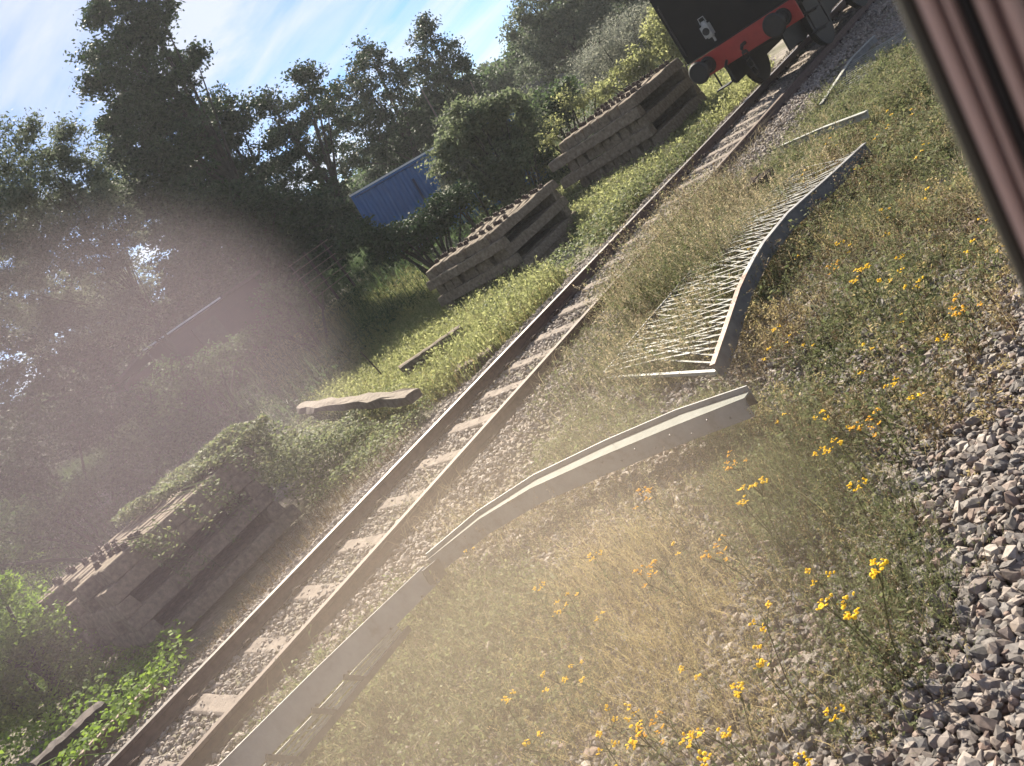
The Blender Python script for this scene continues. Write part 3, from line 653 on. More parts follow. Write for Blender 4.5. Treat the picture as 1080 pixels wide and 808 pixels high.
tree('tree', 'tree', 'pale leaved airy tree at the left edge with sky showing through', 25, [(12, 165, 32), (30, 140, 16), (62, 160, 28), (95, 175, 26), (70, 140, 10), (112, 200, 18), (20, 205, 40), (70, 210, 40), (110, 240, 26), (-20, 230, 40), (25, 260, 42), (75, 265, 40), (120, 280, 24), (-15, 300, 45), (40, 315, 42), (95, 320, 36), (-20, 190, 34), (128, 255, 20), (135, 300, 24), (120, 330, 28), (60, 230, 30), (60, 340, 36), (100, 215, 22), (140, 340, 26)], mt['leaf_grey'], 20, .36, 44, .10, aspect=.4, group=GT, fill=.5, tr=.06)
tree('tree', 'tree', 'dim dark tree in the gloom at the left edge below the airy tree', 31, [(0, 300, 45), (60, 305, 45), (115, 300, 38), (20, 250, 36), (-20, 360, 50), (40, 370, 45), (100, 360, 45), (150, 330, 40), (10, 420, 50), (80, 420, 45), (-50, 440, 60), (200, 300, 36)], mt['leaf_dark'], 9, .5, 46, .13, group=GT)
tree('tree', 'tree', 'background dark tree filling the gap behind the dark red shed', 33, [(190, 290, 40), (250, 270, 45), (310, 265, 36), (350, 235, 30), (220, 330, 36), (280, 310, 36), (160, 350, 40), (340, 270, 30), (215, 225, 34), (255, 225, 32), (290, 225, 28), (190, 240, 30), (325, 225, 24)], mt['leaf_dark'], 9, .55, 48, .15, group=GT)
tree('shrub', 'shrub', 'round grey green shrub right of the blue container', 25.5, [(474, 132, 12), (470, 152, 12), (482, 118, 10), (496, 112, 10), (464, 172, 11), (560, 125, 14), (548, 150, 18), (530, 112, 14), (545, 105, 12), (510, 128, 20), (492, 140, 18), (530, 140, 20), (505, 160, 26), (535, 170, 22), (478, 160, 16), (480, 185, 18), (510, 195, 24), (540, 195, 20), (500, 120, 10), (522, 114, 9)], mt['leaf_sun'], 22, .3, 45, .11, group=GS, trunk=False)
tree('shrub', 'shrub', 'dark leafy shrub between the round shrub and the farthest stack', 29, [(565, 140, 18), (560, 165, 18), (585, 125, 16), (575, 165, 16), (570, 110, 12), (590, 105, 14), (600, 90, 12)], mt['leaf_mid'], 20, .32, 42, .11, group=GS, trunk=False)
tree('shrub', 'shrub', 'silvery willow bush behind the farthest stack', 33, [(632, 45, 16), (650, 32, 14), (668, 25, 14), (640, 65, 18), (662, 50, 16), (618, 70, 15), (625, 90, 16), (680, 20, 12), (650, 78, 14)], mt['leaf_silver'], 20, .35, 44, .10, .3, group=GS, trunk=False)
tree('shrub', 'shrub', 'yellow green bush next to the dark engine', 31, [(700, 28, 16), (712, 45, 14), (690, 50, 14), (675, 62, 14), (708, 62, 10), (660, 75, 12), (720, 25, 10), (640, 92, 12), (695, 12, 12)], mt['leaf_yellow'], 20, .3, 42, .11, group=GS, trunk=False)
tree('shrub', 'shrub', 'low olive bush at the left foot of the farthest stack', 28, [(600, 105, 12), (615, 108, 12), (590, 120, 12), (580, 140, 14), (570, 175, 12), (628, 100, 10)], mt['leaf_yellow'], 22, .26, 40, .075, group=GS, trunk=False)
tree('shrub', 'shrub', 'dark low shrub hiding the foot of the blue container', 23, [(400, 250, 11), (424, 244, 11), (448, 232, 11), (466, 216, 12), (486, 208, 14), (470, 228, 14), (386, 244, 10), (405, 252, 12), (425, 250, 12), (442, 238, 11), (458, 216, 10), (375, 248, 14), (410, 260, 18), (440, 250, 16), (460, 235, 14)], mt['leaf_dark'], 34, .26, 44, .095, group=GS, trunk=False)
tree('shrub', 'shrub', 'grey leaved sprig bush at the corner of the blue container', 25, [(470, 185, 11), (478, 200, 11), (485, 172, 9), (468, 205, 10)], mt['leaf_silver'], 26, .22, 36, .07, group=GS, trunk=False)
tree('shrub', 'shrub', 'shaded bush below the dark red shed', 24, [(180, 400, 20), (205, 395, 18), (230, 380, 18), (160, 425, 22), (195, 425, 24), (225, 405, 16), (250, 372, 14)], mt['leaf_mid'], 20, .3, 40, .08, group=GS, trunk=False)
tree('shrub', 'shrub', 'shaded bush with pale sprigs right of the dark red shed', 25, [(285, 320, 16), (300, 310, 14), (290, 345, 16), (310, 335, 14), (270, 350, 14), (325, 315, 14), (340, 300, 14), (320, 350, 16)], mt['leaf_mid'], 20, .3, 38, .08, group=GS, trunk=False)
tree('shrub', 'shrub', 'shaded undergrowth bush behind the nearest stack', 19, [(130, 490, 26), (170, 470, 24), (100, 520, 26), (60, 550, 28), (30, 580, 26), (150, 520, 24), (0, 560, 30), (210, 450, 20), (-30, 600, 30)], mt['leaf_mid'], 24, .28, 40, .075, group=GS, trunk=False)
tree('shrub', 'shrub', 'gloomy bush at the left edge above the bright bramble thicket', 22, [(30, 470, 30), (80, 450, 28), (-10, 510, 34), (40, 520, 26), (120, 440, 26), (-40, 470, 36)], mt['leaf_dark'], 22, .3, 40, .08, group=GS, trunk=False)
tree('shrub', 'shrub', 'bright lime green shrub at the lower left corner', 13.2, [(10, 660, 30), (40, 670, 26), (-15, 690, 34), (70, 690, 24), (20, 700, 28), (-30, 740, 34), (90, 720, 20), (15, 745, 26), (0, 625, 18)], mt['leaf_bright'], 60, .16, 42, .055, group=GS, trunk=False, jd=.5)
# the wood that closes the view behind the yard: one far mass
lum = []
for a_ in np.arange(-140, 760, 26):
    for q in (0, 1, 2):
        hz = 519-.727*a_; D_ = rng.uniform(58, 70); p = at_d(a_, hz, D_); p[2] = 1.0+q*1.9+rng.uniform(-.6, .9); lum.append((p, rng.uniform(1.5, 2.1)))
P = foliage_points(lum, 26, .8, 34, .2); P = P[P[:, 2] > .7]
V_, F_ = leaf_quads(P, .30*rng.uniform(.6, 1.3, len(P)), .6, .3)
stuff('woodland', [(V_, F_)], mt['leaf_mid'], 'far green woodland closing the view behind the yard')
# dim growth under the trees: a mass nobody could count
x = rng.uniform(-40, -13, 60000); y = rng.uniform(2, 36, 60000); ok = ((x < -15.6) | (y > 8)) & (np.hypot(x, y) > 15.5) & (x+y*.22 < -10.2) & ((x < -17) | (y > 22)); x, y = x[ok], y[ok]
P = np.stack([x, y, gz(x, y)+1.1*vnoise(x, y, .5, 14)**1.3*rng.uniform(0, 1, len(x))**.5*sstep(15, 19, np.hypot(x, y))], -1)
stuff('undergrowth', [leaf_quads(P, .13*rng.uniform(.6, 1.3, len(P)), .5, .4), blades(P[::2], hb(P[::2], .3, .8), hb(P[::2], .01, .02), .5)], mt['leaf_mid'], 'dim green undergrowth beneath the trees')

# ------------------------------------------------------------------ bent girder in the foreground
def V3(p): return Vector((float(p[0]), float(p[1]), float(p[2])))
gird = empty('bent_girder', 'long bent grey steel girder lying across the ballast, kinked at a joint', 'girder', tuple(on_z(452, 600, -.25)))
gofs = np.array(gird.location)
def loc(p): return np.asarray(p)-gofs
A0 = on_z(170, 868, .52); A1 = on_z(447, 597, .03)                 # upper edge of the first length
B = [on_z(452, 590, .02), on_z(505, 548, .03), on_z(560, 515, .04), on_z(633, 482, .05), on_z(707, 451, .06), on_z(785, 420, .10)]
m = MB(); ax = (A1-A0)/np.linalg.norm(A1-A0); nn = np.cross(ax, [0, 0, 1]); nn /= np.linalg.norm(nn)
if nn @ (EYE-A0) < 0: nn = -nn
def strip(mb, up, hgt, thick, lean=.0, mi=0):
    """plate hanging down from a line of points, leaning towards the camera"""
    rings = []
    for i, p in enumerate(up):
        d = up[min(i+1, len(up)-1)]-up[max(i-1, 0)]; d = d/np.linalg.norm(d); n_ = np.cross(d, [0, 0, 1]); n_ /= np.linalg.norm(n_)
        if n_ @ (EYE-p) < 0: n_ = -n_
        dn = np.array([0, 0, -hgt])+n_*lean; rings.append([loc(p), loc(p+dn), loc(p+dn-n_*thick), loc(p-n_*thick)])
    mb.sweep(rings, mi)
strip(m, [A0, A0*.75+A1*.25+[0, 0, .01], A0*.5+A1*.5+[0, 0, .015], A0*.25+A1*.75+[0, 0, .01], A1], .175, .012, .05)
m.build('chord_plate', mt['galv'], gird, bevel=.003)
m = MB(); strip(m, B, .145, .012, .02); m.build('chord_plate', mt['galv'], gird, bevel=.003)
m = MB()                                                            # flange behind the second length
rings = []
for i, p in enumerate(B):
    d = B[min(i+1, len(B)-1)]-B[max(i-1, 0)]; d = d/np.linalg.norm(d); n_ = np.cross(d, [0, 0, 1]); n_ /= np.linalg.norm(n_)
    if n_ @ (EYE-p) > 0: n_ = -n_
    wv = .05+.13*min(1, i/2.5) if i < 5 else .10
    a_ = p+np.array([0, 0, .002]); rings.append([loc(a_), loc(a_+n_*wv+[0, 0, -.012]), loc(a_+n_*wv+[0, 0, -.026]), loc(a_+[0, 0, -.012])])
m.sweep(rings); m.build('flange', mt['flange'], gird)
m = MB(); rings = []
for i, p in enumerate(B):
    d = B[min(i+1, len(B)-1)]-B[max(i-1, 0)]; d = d/np.linalg.norm(d); n_ = np.cross(d, [0, 0, 1]); n_ /= np.linalg.norm(n_)
    if n_ @ (EYE-p) > 0: n_ = -n_
    wv = (.05+.13*min(1, i/2.5) if i < 5 else .10); a_ = p+n_*(wv+.003)
    rings.append([loc(a_+[0, 0, .03]), loc(a_+n_*.012+[0, 0, .03]), loc(a_+n_*.012+[0, 0, -.12]), loc(a_+[0, 0, -.12])])
m.sweep(rings); m.build('rear_plate', mt['galv'], gird)
m = MB(); sp = A1+ax*.06
m.bar(loc(A1-ax*.10+[0, 0, -.085]+nn*.035), loc(A1+ax*.12+[0, 0, -.10]+nn*.035), .014, .15); m.build('splice_plate', mt['galv_dark'], gird)
m = MB()
for tpos in (.42, .55, .74, .9, .97):
    for dz in (-.15, ):
        p = A0*(1-tpos)+A1*tpos+np.array([0, 0, dz])+nn*.05; m.tube([loc(p), loc(p+nn*.016)], [.011, .007], 8)
for i in range(9):
    p = B[3]*(1-i/8)+B[5]*(i/8)+np.array([0, 0, -.04-.05*(i % 2)]); n_ = np.cross(B[5]-B[3], [0, 0, 1]); n_ /= np.linalg.norm(n_); n_ = n_ if n_ @ (EYE-p) > 0 else -n_
    p = p+n_*.012; m.tube([loc(p), loc(p+n_*.012)], [.008, .005], 7)
m.build('rivets', mt['galv_dark'], gird)['kind'] = 'stuff'
low0 = A0+np.array([0, 0, -.35])+nn*.09; low1 = A0*.22+A1*.78+np.array([0, 0, -.24])+nn*.09
m = MB(); m.bar(loc(low0), loc(low1), .02, .045); m.build('lower_chord', mt['galv_dark'], gird)
m = MB(); nb = 30
for f_ in (.18, .36, .54, .72, .9):
    pts_ = []
    for t_ in np.linspace(.0, .96, 9):
        up_ = A0*(1-t_*.8)+A1*t_*.8+np.array([0, 0, -.16])+nn*.035; lo_ = low0*(1-t_)+low1*t_; pts_.append(loc(up_*(1-f_)+lo_*f_+np.array([0, 0, rng.normal(0, .004)])))
    for a_, b_ in zip(pts_[:-1], pts_[1:]): m.bar(a_, b_, .006, .016, up=(0, 0, 1))
for i in range(nb):
    for sgn in (1, -1):
        t0 = i/nb; t1 = t0+(.11 if sgn > 0 else .06)
        if not 0 <= t1 <= 1 or sgn < 0 or i % 3: continue
        up_ = A0*(1-t0*.8)+A1*t0*.8+np.array([0, 0, -.16])+nn*.03-nn*.008*sgn; lo_ = low0*(1-t1)+low1*t1-nn*.012*sgn
        m.bar(loc(up_), loc(lo_), .006, .022, up=tuple(nn))
m.build('lattice', mt['galv_light'], gird)
m = MB()
for t_ in (.12, .3, .5, .66):
    m = MB(); up_ = A0*(1-t_*.8)+A1*t_*.8+np.array([0, 0, -.15])+nn*.05; lo_ = low0*(1-t_)+low1*t_; m.bar(loc(up_), loc(lo_+ax*.15), .03, .035); m.build('stiffener', mt['galv_dark'], gird)


# ------------------------------------------------------------------ lattice panel lying among the weeds
pan = empty('lattice_panel', 'twisted steel lattice panel lying flat in dry grass between the tracks', 'lattice panel', tuple(on_z(700, 330, -.25)))
gofs = np.array(pan.location)
LC = [on_z(640, 396, -.16), on_z(685, 342, -.13), on_z(718, 304, -.12), on_z(773, 241, -.12), on_z(806, 214, -.14), on_z(850, 178, -.17)]
RC = [on_z(752, 386, -.02), on_z(766, 345, .02), on_z(781, 300, .05), on_z(801, 262, .06), on_z(832, 224, .05), on_z(872, 189, .03), on_z(912, 152, -.02)]
def along(pts, t):
    pts = np.array(pts); sg = np.r_[0, np.cumsum(np.linalg.norm(np.diff(pts, axis=0), axis=1))]; sg /= sg[-1]
    return np.array([np.interp(t, sg, pts[:, k]) for k in range(3)])
m = MB(); strip(m, [along(RC, t) for t in np.linspace(0, 1, 15)], .15, .012, .03); m.build('chord_plate', mt['galv_dark'], pan)
m = MB()
for k in range(14):
    a_, b_ = along(RC, k/14), along(RC, (k+1)/14); m.bar(loc(a_+[0, 0, .008]), loc(b_+[0, 0, .008]), .05, .012, mi=1 if k < 5 else 0)
m.build('flange', [mt['galv'], mt['rust_edge']], pan)
m = MB()
for k in range(10): m.bar(loc(along(LC, k/10)), loc(along(LC, (k+1)/10)), .02, .10)
m.build('side_plate', mt['galv'], pan)
m = MB(); nb = 42
for i in range(nb+1):
    for sgn in (1, -1):
        t0 = i/nb; t1 = t0+sgn*.06+.01
        if not 0 <= t1 <= 1: continue
        if rng.random() < .05: continue
        a_, b_ = along(LC, t0)+[0, 0, .03+.008*sgn], along(RC, t1)+[0, 0, -.03+.008*sgn]
        mid = (a_+b_)/2+np.array([rng.normal(0, .009), rng.normal(0, .009), -.035*math.sin(t0*9)+rng.normal(0, .012)])
        m.bar(loc(a_), loc(mid), .020, .006); m.bar(loc(mid), loc(b_), .020, .006)
m.build('lattice', mt['lattice'], pan)
m = MB(); m.bar(loc(along(LC, 0)+[0, 0, -.03]), loc(along(RC, 0)+[0, 0, -.06]), .035, .03); m.build('end_bar', mt['galv_light'], pan)

# far scraps of the same lattice work
def girder_scrap(label, pts, hgt, mat, lat=None):
    e_ = empty('girder_scrap', label, 'girder', tuple(pts[0])); global gofs; gofs = np.array(e_.location)
    m = MB(); strip(m, pts, hgt, .02, .02); m.build('chord_plate', mat, e_)
    m = MB()
    for a_, b_ in zip(pts[:-1], pts[1:]): m.bar(loc(a_+np.array([0, 0, .007])), loc(b_+np.array([0, 0, .007])), .06, .012)
    m.build('flange', mt['galv_light'], e_)
    if lat is not None:
        m = MB()
        for i in range(14):
            a_ = along(pts, i/22); b_ = a_+lat; m.bar(loc(a_+np.array([0, 0, -.03])), loc(b_), .016, .006); m.bar(loc(a_+np.array([0, 0, -.045])), loc(b_+(along(pts, min(1, i/22+.05))-a_)), .016, .006)
        m.build('lattice', mt['galv_light'], e_)
girder_scrap('short pale steel strip lying on weeds beyond the lattice panel', [on_z(822, 155, -.12), on_z(868, 135, -.08), on_z(914, 118, .0)], .08, mt['galv_light'])
girder_scrap('thin dark girder with pale lattice near the engine, right of the track', [on_z(866, 110, -.15), on_z(898, 62, -.05), on_z(922, 38, -.08)], .10, mt['galv_dark'], np.array([.75, .5, -.10]))

def lump(name, label, cat, pts, wd, ht, mat, rough=.15, part=None):
    """a worn beam with uneven faces following a line"""
    e_ = MB(); pts = [np.array(p) for p in pts]; rings = []; n = 14
    for i in range(n+1):
        p = along(pts, i/n); d = along(pts, min(1, i/n+.05))-along(pts, max(0, i/n-.05)); d /= np.linalg.norm(d); s_ = np.cross(d, [0, 0, 1]); s_ /= np.linalg.norm(s_)
        j = lambda: 1+rng.uniform(-rough, rough)
        rings.append([p+s_*wd/2*j()-[0, 0, ht*.5], p+s_*wd/2*j()+[0, 0, ht*.42*j()], p+s_*wd*.25*j()+[0, 0, ht*.5*j()], p-s_*wd*.3*j()+[0, 0, ht*.5*j()], p-s_*wd/2*j()+[0, 0, ht*.4*j()], p-s_*wd/2*j()-[0, 0, ht*.5]])
    base = np.array(pts[0]); e_.sweep([[q-base for q in r] for r in rings])
    o = e_.build(name, mat); o.location = tuple(base); return tag(o, label, cat)
lump('timber_beam', 'long pale weathered beam lying in sunlit weeds', 'beam', [on_z(424, 392, .08), on_z(488, 348, .02)], .22, .2, mt['concrete'], .08)
lump('timber_beam', 'ragged rotten timber lying in the brambles', 'beam', [on_z(318, 430, .12), on_z(375, 424, .18), on_z(436, 418, .10)], .24, .15, mt['oldwood'], .35)
lump('timber_beam', 'broken grey slab beside the left rail', 'slab', [on_z(484, 392, -.14), on_z(520, 370, -.14)], .30, .14, mt['concrete'], .15)
lump('timber_beam', 'dark wet timber lying in brambles at the lower left', 'beam', [on_z(40, 812, -.02), on_z(112, 746, -.06)], .26, .2, mt['darkwood'], .12)
lump('scrap_plate', 'dark rusty lump of scrap beside the right rail', 'scrap', [on_z(792, 196, -.13), on_z(812, 186, -.12)], .30, .13, mt['iron'], .3)
e_ = empty('loose_rail', 'loose rusty rail lying left of the track at the lower left', 'rail', tuple(on_z(80, 808, -.1)))
gofs = np.array(e_.location); a_, b_ = on_z(60, 830, -.12), on_z(168, 720, -.12); dd = (b_-a_)/np.linalg.norm(b_-a_); sd = np.cross(dd, [0, 0, 1])
m = MB(); m.sweep([[loc(p+sd*u+np.array([0, 0, v+.06])) for u, v in prof] for p in (a_, (a_+b_)/2+[0, 0, .012], b_)]); m.build('rail_section', mt['rust_edge'], e_)
m = MB(); p0 = on_z(409, 402, -.2); p1 = p0+np.array([-.28, .10, .75]); m.tube([p0-p0, (p1-p0)*.5+[.01, 0, 0], p1-p0], [.018, .016, .012], 7)
o = m.build('stake', mt['iron']); o.location = tuple(p0); tag(o, 'thin dark stake leaning in the yellow green weeds', 'stake')

# ------------------------------------------------------------------ containers, sheds
def frame_at(name, label, cat, P1, P2, zb):
    """an empty at the bottom of corner P1, its x axis running to P2, y away from the camera"""
    d = np.array(P2)-np.array(P1); a = math.atan2(d[1], d[0]); e_ = empty(name, label, cat, (P1[0], P1[1], zb), a)
    yv = np.array([-math.sin(a), math.cos(a)]); s_ = 1 if yv @ (np.array(P1[:2])) > 0 else -1
    return e_, math.hypot(d[0], d[1]), s_
P1 = at_d(362, 212, 30); P2 = at_d(456, 158, 29.6); zt = float(P1[2])
e_, L_, s_ = frame_at('shipping_container', 'blue corrugated shipping container with pale top edge among the trees', 'container', P1, P2, zt-2.6)
e_.rotation_euler = (0, math.atan2(P1[2]-P2[2], L_), e_.rotation_euler[2]); LC_ = 6.06; m = MB(); n = int(LC_/.28); xs_ = []
for i in range(n):
    x = .1+i*(LC_-.2)/n; w_ = (LC_-.2)/n; xs_ += [(x, 0), (x+w_*.3, 0), (x+w_*.5, .045), (x+w_*.8, .045)]
xs_.append((LC_-.1, 0))
def cwall(y0, sg):
    vs = [(x, (y0+d*sg)*s_, z) for z in (.16, 2.48) for x, d in xs_]; k = len(xs_)
    m.add(vs, [(i, i+1, k+i+1, k+i) for i in range(k-1)])
cwall(.03, 1); cwall(2.41, -1)
m.build('corrugated_side', mt['blue'], e_)
m = MB(); y_ = sorted((0, 2.44*s_))
for x in (0, LC_-.1):
    for y in (0, 2.34): m.box((x, min(y*s_, (y+.1)*s_), 0), (x+.1, max(y*s_, (y+.1)*s_), 2.6))
m.box((.1, min(.1*s_, 2.34*s_), .0), (LC_-.1, max(.1*s_, 2.34*s_), .15)); m.box((.01, min(.12*s_, 2.3*s_), .16), (.05, max(.12*s_, 2.3*s_), 2.5)); m.box((LC_-.05, min(.12*s_, 2.3*s_), .16), (LC_-.01, max(.12*s_, 2.3*s_), 2.5))
m.build('end_frame', mt['blue'], e_)
m = MB(); m.box((.1, min(.005*s_, 2.43*s_), 2.5), (LC_-.1, max(.005*s_, 2.43*s_), 2.58)); m.build('roof', mt['blue'], e_)
m = MB(); m.box((-.02, min(-.02*s_, .06*s_), 2.585), (LC_, max(-.02*s_, .06*s_), 2.64)); m.build('top_rail', mt['pale_edge'], e_)  # paler strip laid along the container's top edge
m = MB(); m.box((2.05, min(-.03*s_, .02*s_), .2), (2.13, max(-.03*s_, .02*s_), 2.1)); m.build('seam_post', mt['blue_dark'], e_)
m = MB()
for x in (3.35, 3.62): m.box((x, min(-.03*s_, .02*s_), 1.4), (x+.03, max(-.03*s_, .02*s_), 2.35))
m.build('locking_bar', mt['pale_edge'], e_)

P1 = at_d(526, 106, 50); P2 = at_d(592, 66, 55); zt = (P1[2]+P2[2])/2
e_, L_, s_ = frame_at('grey_shed', 'long dull grey metal shed wall seen between trees and shrubs', 'shed', P1, P2, .8)
hh = zt-.8; m = MB(); m.box((0, min(0, 3*s_), 0), (L_+2.5, max(0, 3*s_), hh-.1)); m.build('wall', mt['greyshed'], e_)
m = MB(); m.box((-.05, min(-.08*s_, 3.1*s_), hh-.097), (L_+2.6, max(-.08*s_, 3.1*s_), hh)); m.build('roof', mt['galv'], e_)
m = MB()
for i in range(8): m.box((i*(L_+2.3)/7, min(-.04*s_, .0), 0.1), (i*(L_+2.3)/7+.06, max(-.04*s_, .0), hh-.12))
m.build('cladding_ribs', mt['greyshed'], e_)

P1 = at_d(150, 367, 26); P2 = at_d(228, 315, 27.4); zt = (P1[2]+P2[2])/2
e_, L_, s_ = frame_at('red_shed', 'dark red shed with a thin pale roof edge under the trees', 'shed', P1, P2, .7)
hh = zt-.7; m = MB(); m.box((.1, min(.1*s_, 2.6*s_), 0), (L_+1.6, max(.1*s_, 2.6*s_), hh-.46)); m.box((.1, min(.1*s_, .18*s_), hh-.457), (L_+1.6, max(.1*s_, .18*s_), hh-.13)); m.build('wall', mt['redshed'], e_)
m = MB(); m.sweep([[(-.1, -.1*s_, hh-.11), (-.1, 2.8*s_, hh-.35), (-.1, 2.8*s_, hh-.27), (-.1, -.1*s_, hh-.03)], [(L_+1.8, -.1*s_, hh-.11), (L_+1.8, 2.8*s_, hh-.35), (L_+1.8, 2.8*s_, hh-.27), (L_+1.8, -.1*s_, hh-.03)]]); m.build('roof', mt['darkwood'], e_)
m = MB(); m.bar((-.1, -.125*s_, hh-.06), (L_+.05, -.125*s_, hh-.06), .03, .05); m.build('roof_edge', mt['pale_edge'], e_)
m = MB(); m.box((L_*.55, min(.04*s_, .095*s_), .05), (L_*.55+.9, max(.04*s_, .095*s_), hh-.35)); m.build('door', mt['darkwood'], e_)

# pale slatted panel leaning in the shade, left of the container
P1 = at_d(300, 278, 25); P2 = at_d(338, 253, 25.8)
e_, L_, s_ = frame_at('slatted_panel', 'pale slatted panel standing in the shade left of the blue container', 'panel', P1, P2, float(P1[2])-1.35)
m = MB()
for i in range(6): m.box((0, -.02, .1+i*.22), (L_+.2, .02, .125+i*.22))
m.build('slats', mt['oldwood'], e_)
m = MB()
for x in (.1, L_*.5, L_):
    m = MB(); m.box((x, .025, -.3), (x+.06, .08, 1.3)); m.build('post', mt['darkwood'], e_)

# slim leaning poles by the container
for (a0, b0), (a1, b1), D, lb in (((496, 86), (508, 110), 36, 'thin pale pole standing above the round shrub'), ((441, 88), (470, 140), 34, 'thin grey pole crossing the dark trees above the blue container')):
    p1 = at_d(a0, b0, D); p0 = at_d(a1, b1, D); p0 = p1+(p0-p1)*(p1[2]-float(gz(p1[0], p1[1])))/(p1[2]-p0[2])
    m = MB(); m.tube([(0, 0, 0), p1-p0], [.045, .03], 7); o = m.build('pole', mt['oldwood']); o.location = tuple(p0); tag(o, lb, 'pole')

# ------------------------------------------------------------------ engine on the far track
ex, ey = TRX, 16.95
eng = empty('railway_engine', 'black steam engine with red buffer beam standing on the far track', 'engine', (ex, ey, 0))
m = MB(); m.box((-1.2, 0, .84), (1.2, .05, 1.25)); m.build('buffer_beam', mt['bufferred'], eng, bevel=.008)
for sx in (-.87, .87):
    b_ = MB(); b_.tube([(sx, -.002, 1.05), (sx, -.06, 1.05)], [.17, .16], 20); b_.tube([(sx, -.06, 1.05), (sx, -.30, 1.05)], [.115, .10], 20); b_.tube([(sx, -.30, 1.05), (sx, -.47, 1.05)], .065, 16)
    o = b_.build('buffer', mt['black_iron'], eng, smooth=False)
    b_ = MB(); b_.tube([(sx, -.47, 1.05), (sx, -.49, 1.05), (sx, -.525, 1.05)], [.20, .225, .19], 24); h_ = b_.build('buffer_head', mt['black_iron'], o)
m = MB(); m.tube([(0, 0, 1.03), (0, -.16, 1.03), (0, -.24, .98), (0, -.22, .90), (0, -.14, .90)], .035, 10); hk = m.build('coupling_hook', mt['black_iron'], eng)
m = MB()
for k in range(3):
    z0 = .92-.17*k; m.tube([(.045, -.2, z0), (.06, -.2, z0-.08), (.045, -.2, z0-.17), (-.045, -.2, z0-.17), (-.06, -.2, z0-.08), (-.045, -.2, z0), (.045, -.2, z0)], .018, 6)
m.build('coupling_chain', mt['black_iron'], hk)
# bunker end, cab, running plate
m = MB(); pr = [(-1.30, 1.27), (-1.30, 2.75), (-1.22, 2.95), (1.22, 2.95), (1.30, 2.75), (1.30, 1.27)]
m.sweep([[(x, .08, z) for x, z in pr], [(x, 1.7, z) for x, z in pr]]); m.build('bunker', mt['black'], eng, bevel=.01)
m = MB(); m.box((-1.33, .055, 1.252), (1.33, 9.2, 1.268)); m.build('running_plate', mt['black_iron'], eng)
m = MB(); pr = [(-1.30, 1.272), (-1.30, 3.2), (-1.0, 3.52), (-.5, 3.68), (.5, 3.68), (1.0, 3.52), (1.30, 3.2), (1.30, 1.272)]
m.sweep([[(x, 1.72, z) for x, z in pr], [(x, 3.9, z) for x, z in pr]]); m.build('cab', mt['black'], eng)
m = MB(); m.box((-1.28, 3.95, 1.275), (1.28, 8.2, 2.7)); m.build('side_tank', mt['black'], eng, bevel=.05)
m = MB(); m.tube([(0, 3.92, 2.55), (0, 9.3, 2.55)], .68, 24); m.tube([(0, 9.3, 2.55), (0, 9.36, 2.55)], [.68, .5], 24); m.build('boiler', mt['black'], eng)
m = MB(); m.tube([(0, 8.7, 3.15), (0, 8.7, 3.4), (0, 8.7, 3.85), (0, 8.7, 3.92)], [.30, .21, .24, .27], 18); m.build('chimney', mt['black_iron'], eng)
m = MB()
for sx in (-.62, .62): m.box((sx-.02, .15, .42), (sx+.02, 9.0, 1.24))
for k in (.9, 3., 5.): m.box((-.6, k, .7), (.6, k+.08, 1.2))
m.build('frame', mt['black_iron'], eng)
for yy_, rad in ((1.6, .53), (4.2, .70), (6.2, .70), (8.0, .70)):
    for sx in (-.75, .75):
        w_ = MB(); s1 = sx-.065; rings = []
        for y_o, rr in ((0, rad), (.10, rad), (.13, rad+.03)):
            rings.append([(s1+(y_o if sx > 0 else .13-y_o), yy_+rr*math.cos(a), rad+rr*math.sin(a)) for a in np.linspace(0, 2*math.pi, 28, endpoint=False)])
        w_.sweep(rings); w_.build('wheel', mt['black_iron'], eng)
for sx in (-1.12, 1.12):
    m = MB(); m.box((sx-.16, .5, .42), (sx+.16, .78, .45)); m.box((sx-.16, .5, .80), (sx+.16, .78, .83)); m.bar((sx-.15, .80, .42), (sx-.15, .80, 1.25), .03, .03); m.bar((sx+.15, .80, .42), (sx+.15, .80, 1.25), .03, .03)
    m.build('step', mt['black_iron'], eng)
m = MB(); m.tube([(-.5, .0, .92), (-.5, -.16, .85), (-.5, -.18, .55), (-.5, -.12, .5)], .03, 8); m.build('brake_hose', mt['black_iron'], eng)
m = MB(); m.box((-.60, -.10, 1.50), (-.42, .05, 1.74)); m.tube([(-.51, -.02, 1.74), (-.51, -.02, 1.82)], [.07, .04], 10); m.tube([(-.58, -.02, 1.78), (-.57, -.02, 1.9), (-.45, -.02, 1.9), (-.44, -.02, 1.78)], .012, 6)
lp = m.build('lamp', mt['lampwhite'], eng, bevel=.008)
m = MB(); m.tube([(-.51, -.102, 1.62), (-.51, -.13, 1.62)], [.075, .065], 16); m.build('lens', mt['black_iron'], lp)
m = MB(); m.box((-.53, .05, 1.36), (-.49, .079, 1.58)); m.box((-.56, -.06, 1.47), (-.46, .05, 1.495)); m.build('lamp_bracket', mt['lampwhite'], eng)
m = MB()
for sx in (-1.18, 1.18): m.tube([(sx, .06, 1.4), (sx, -.0, 1.45), (sx, -.0, 2.5), (sx, .06, 2.55)], .016, 7)
m.build('handrail', mt['black_iron'], eng)

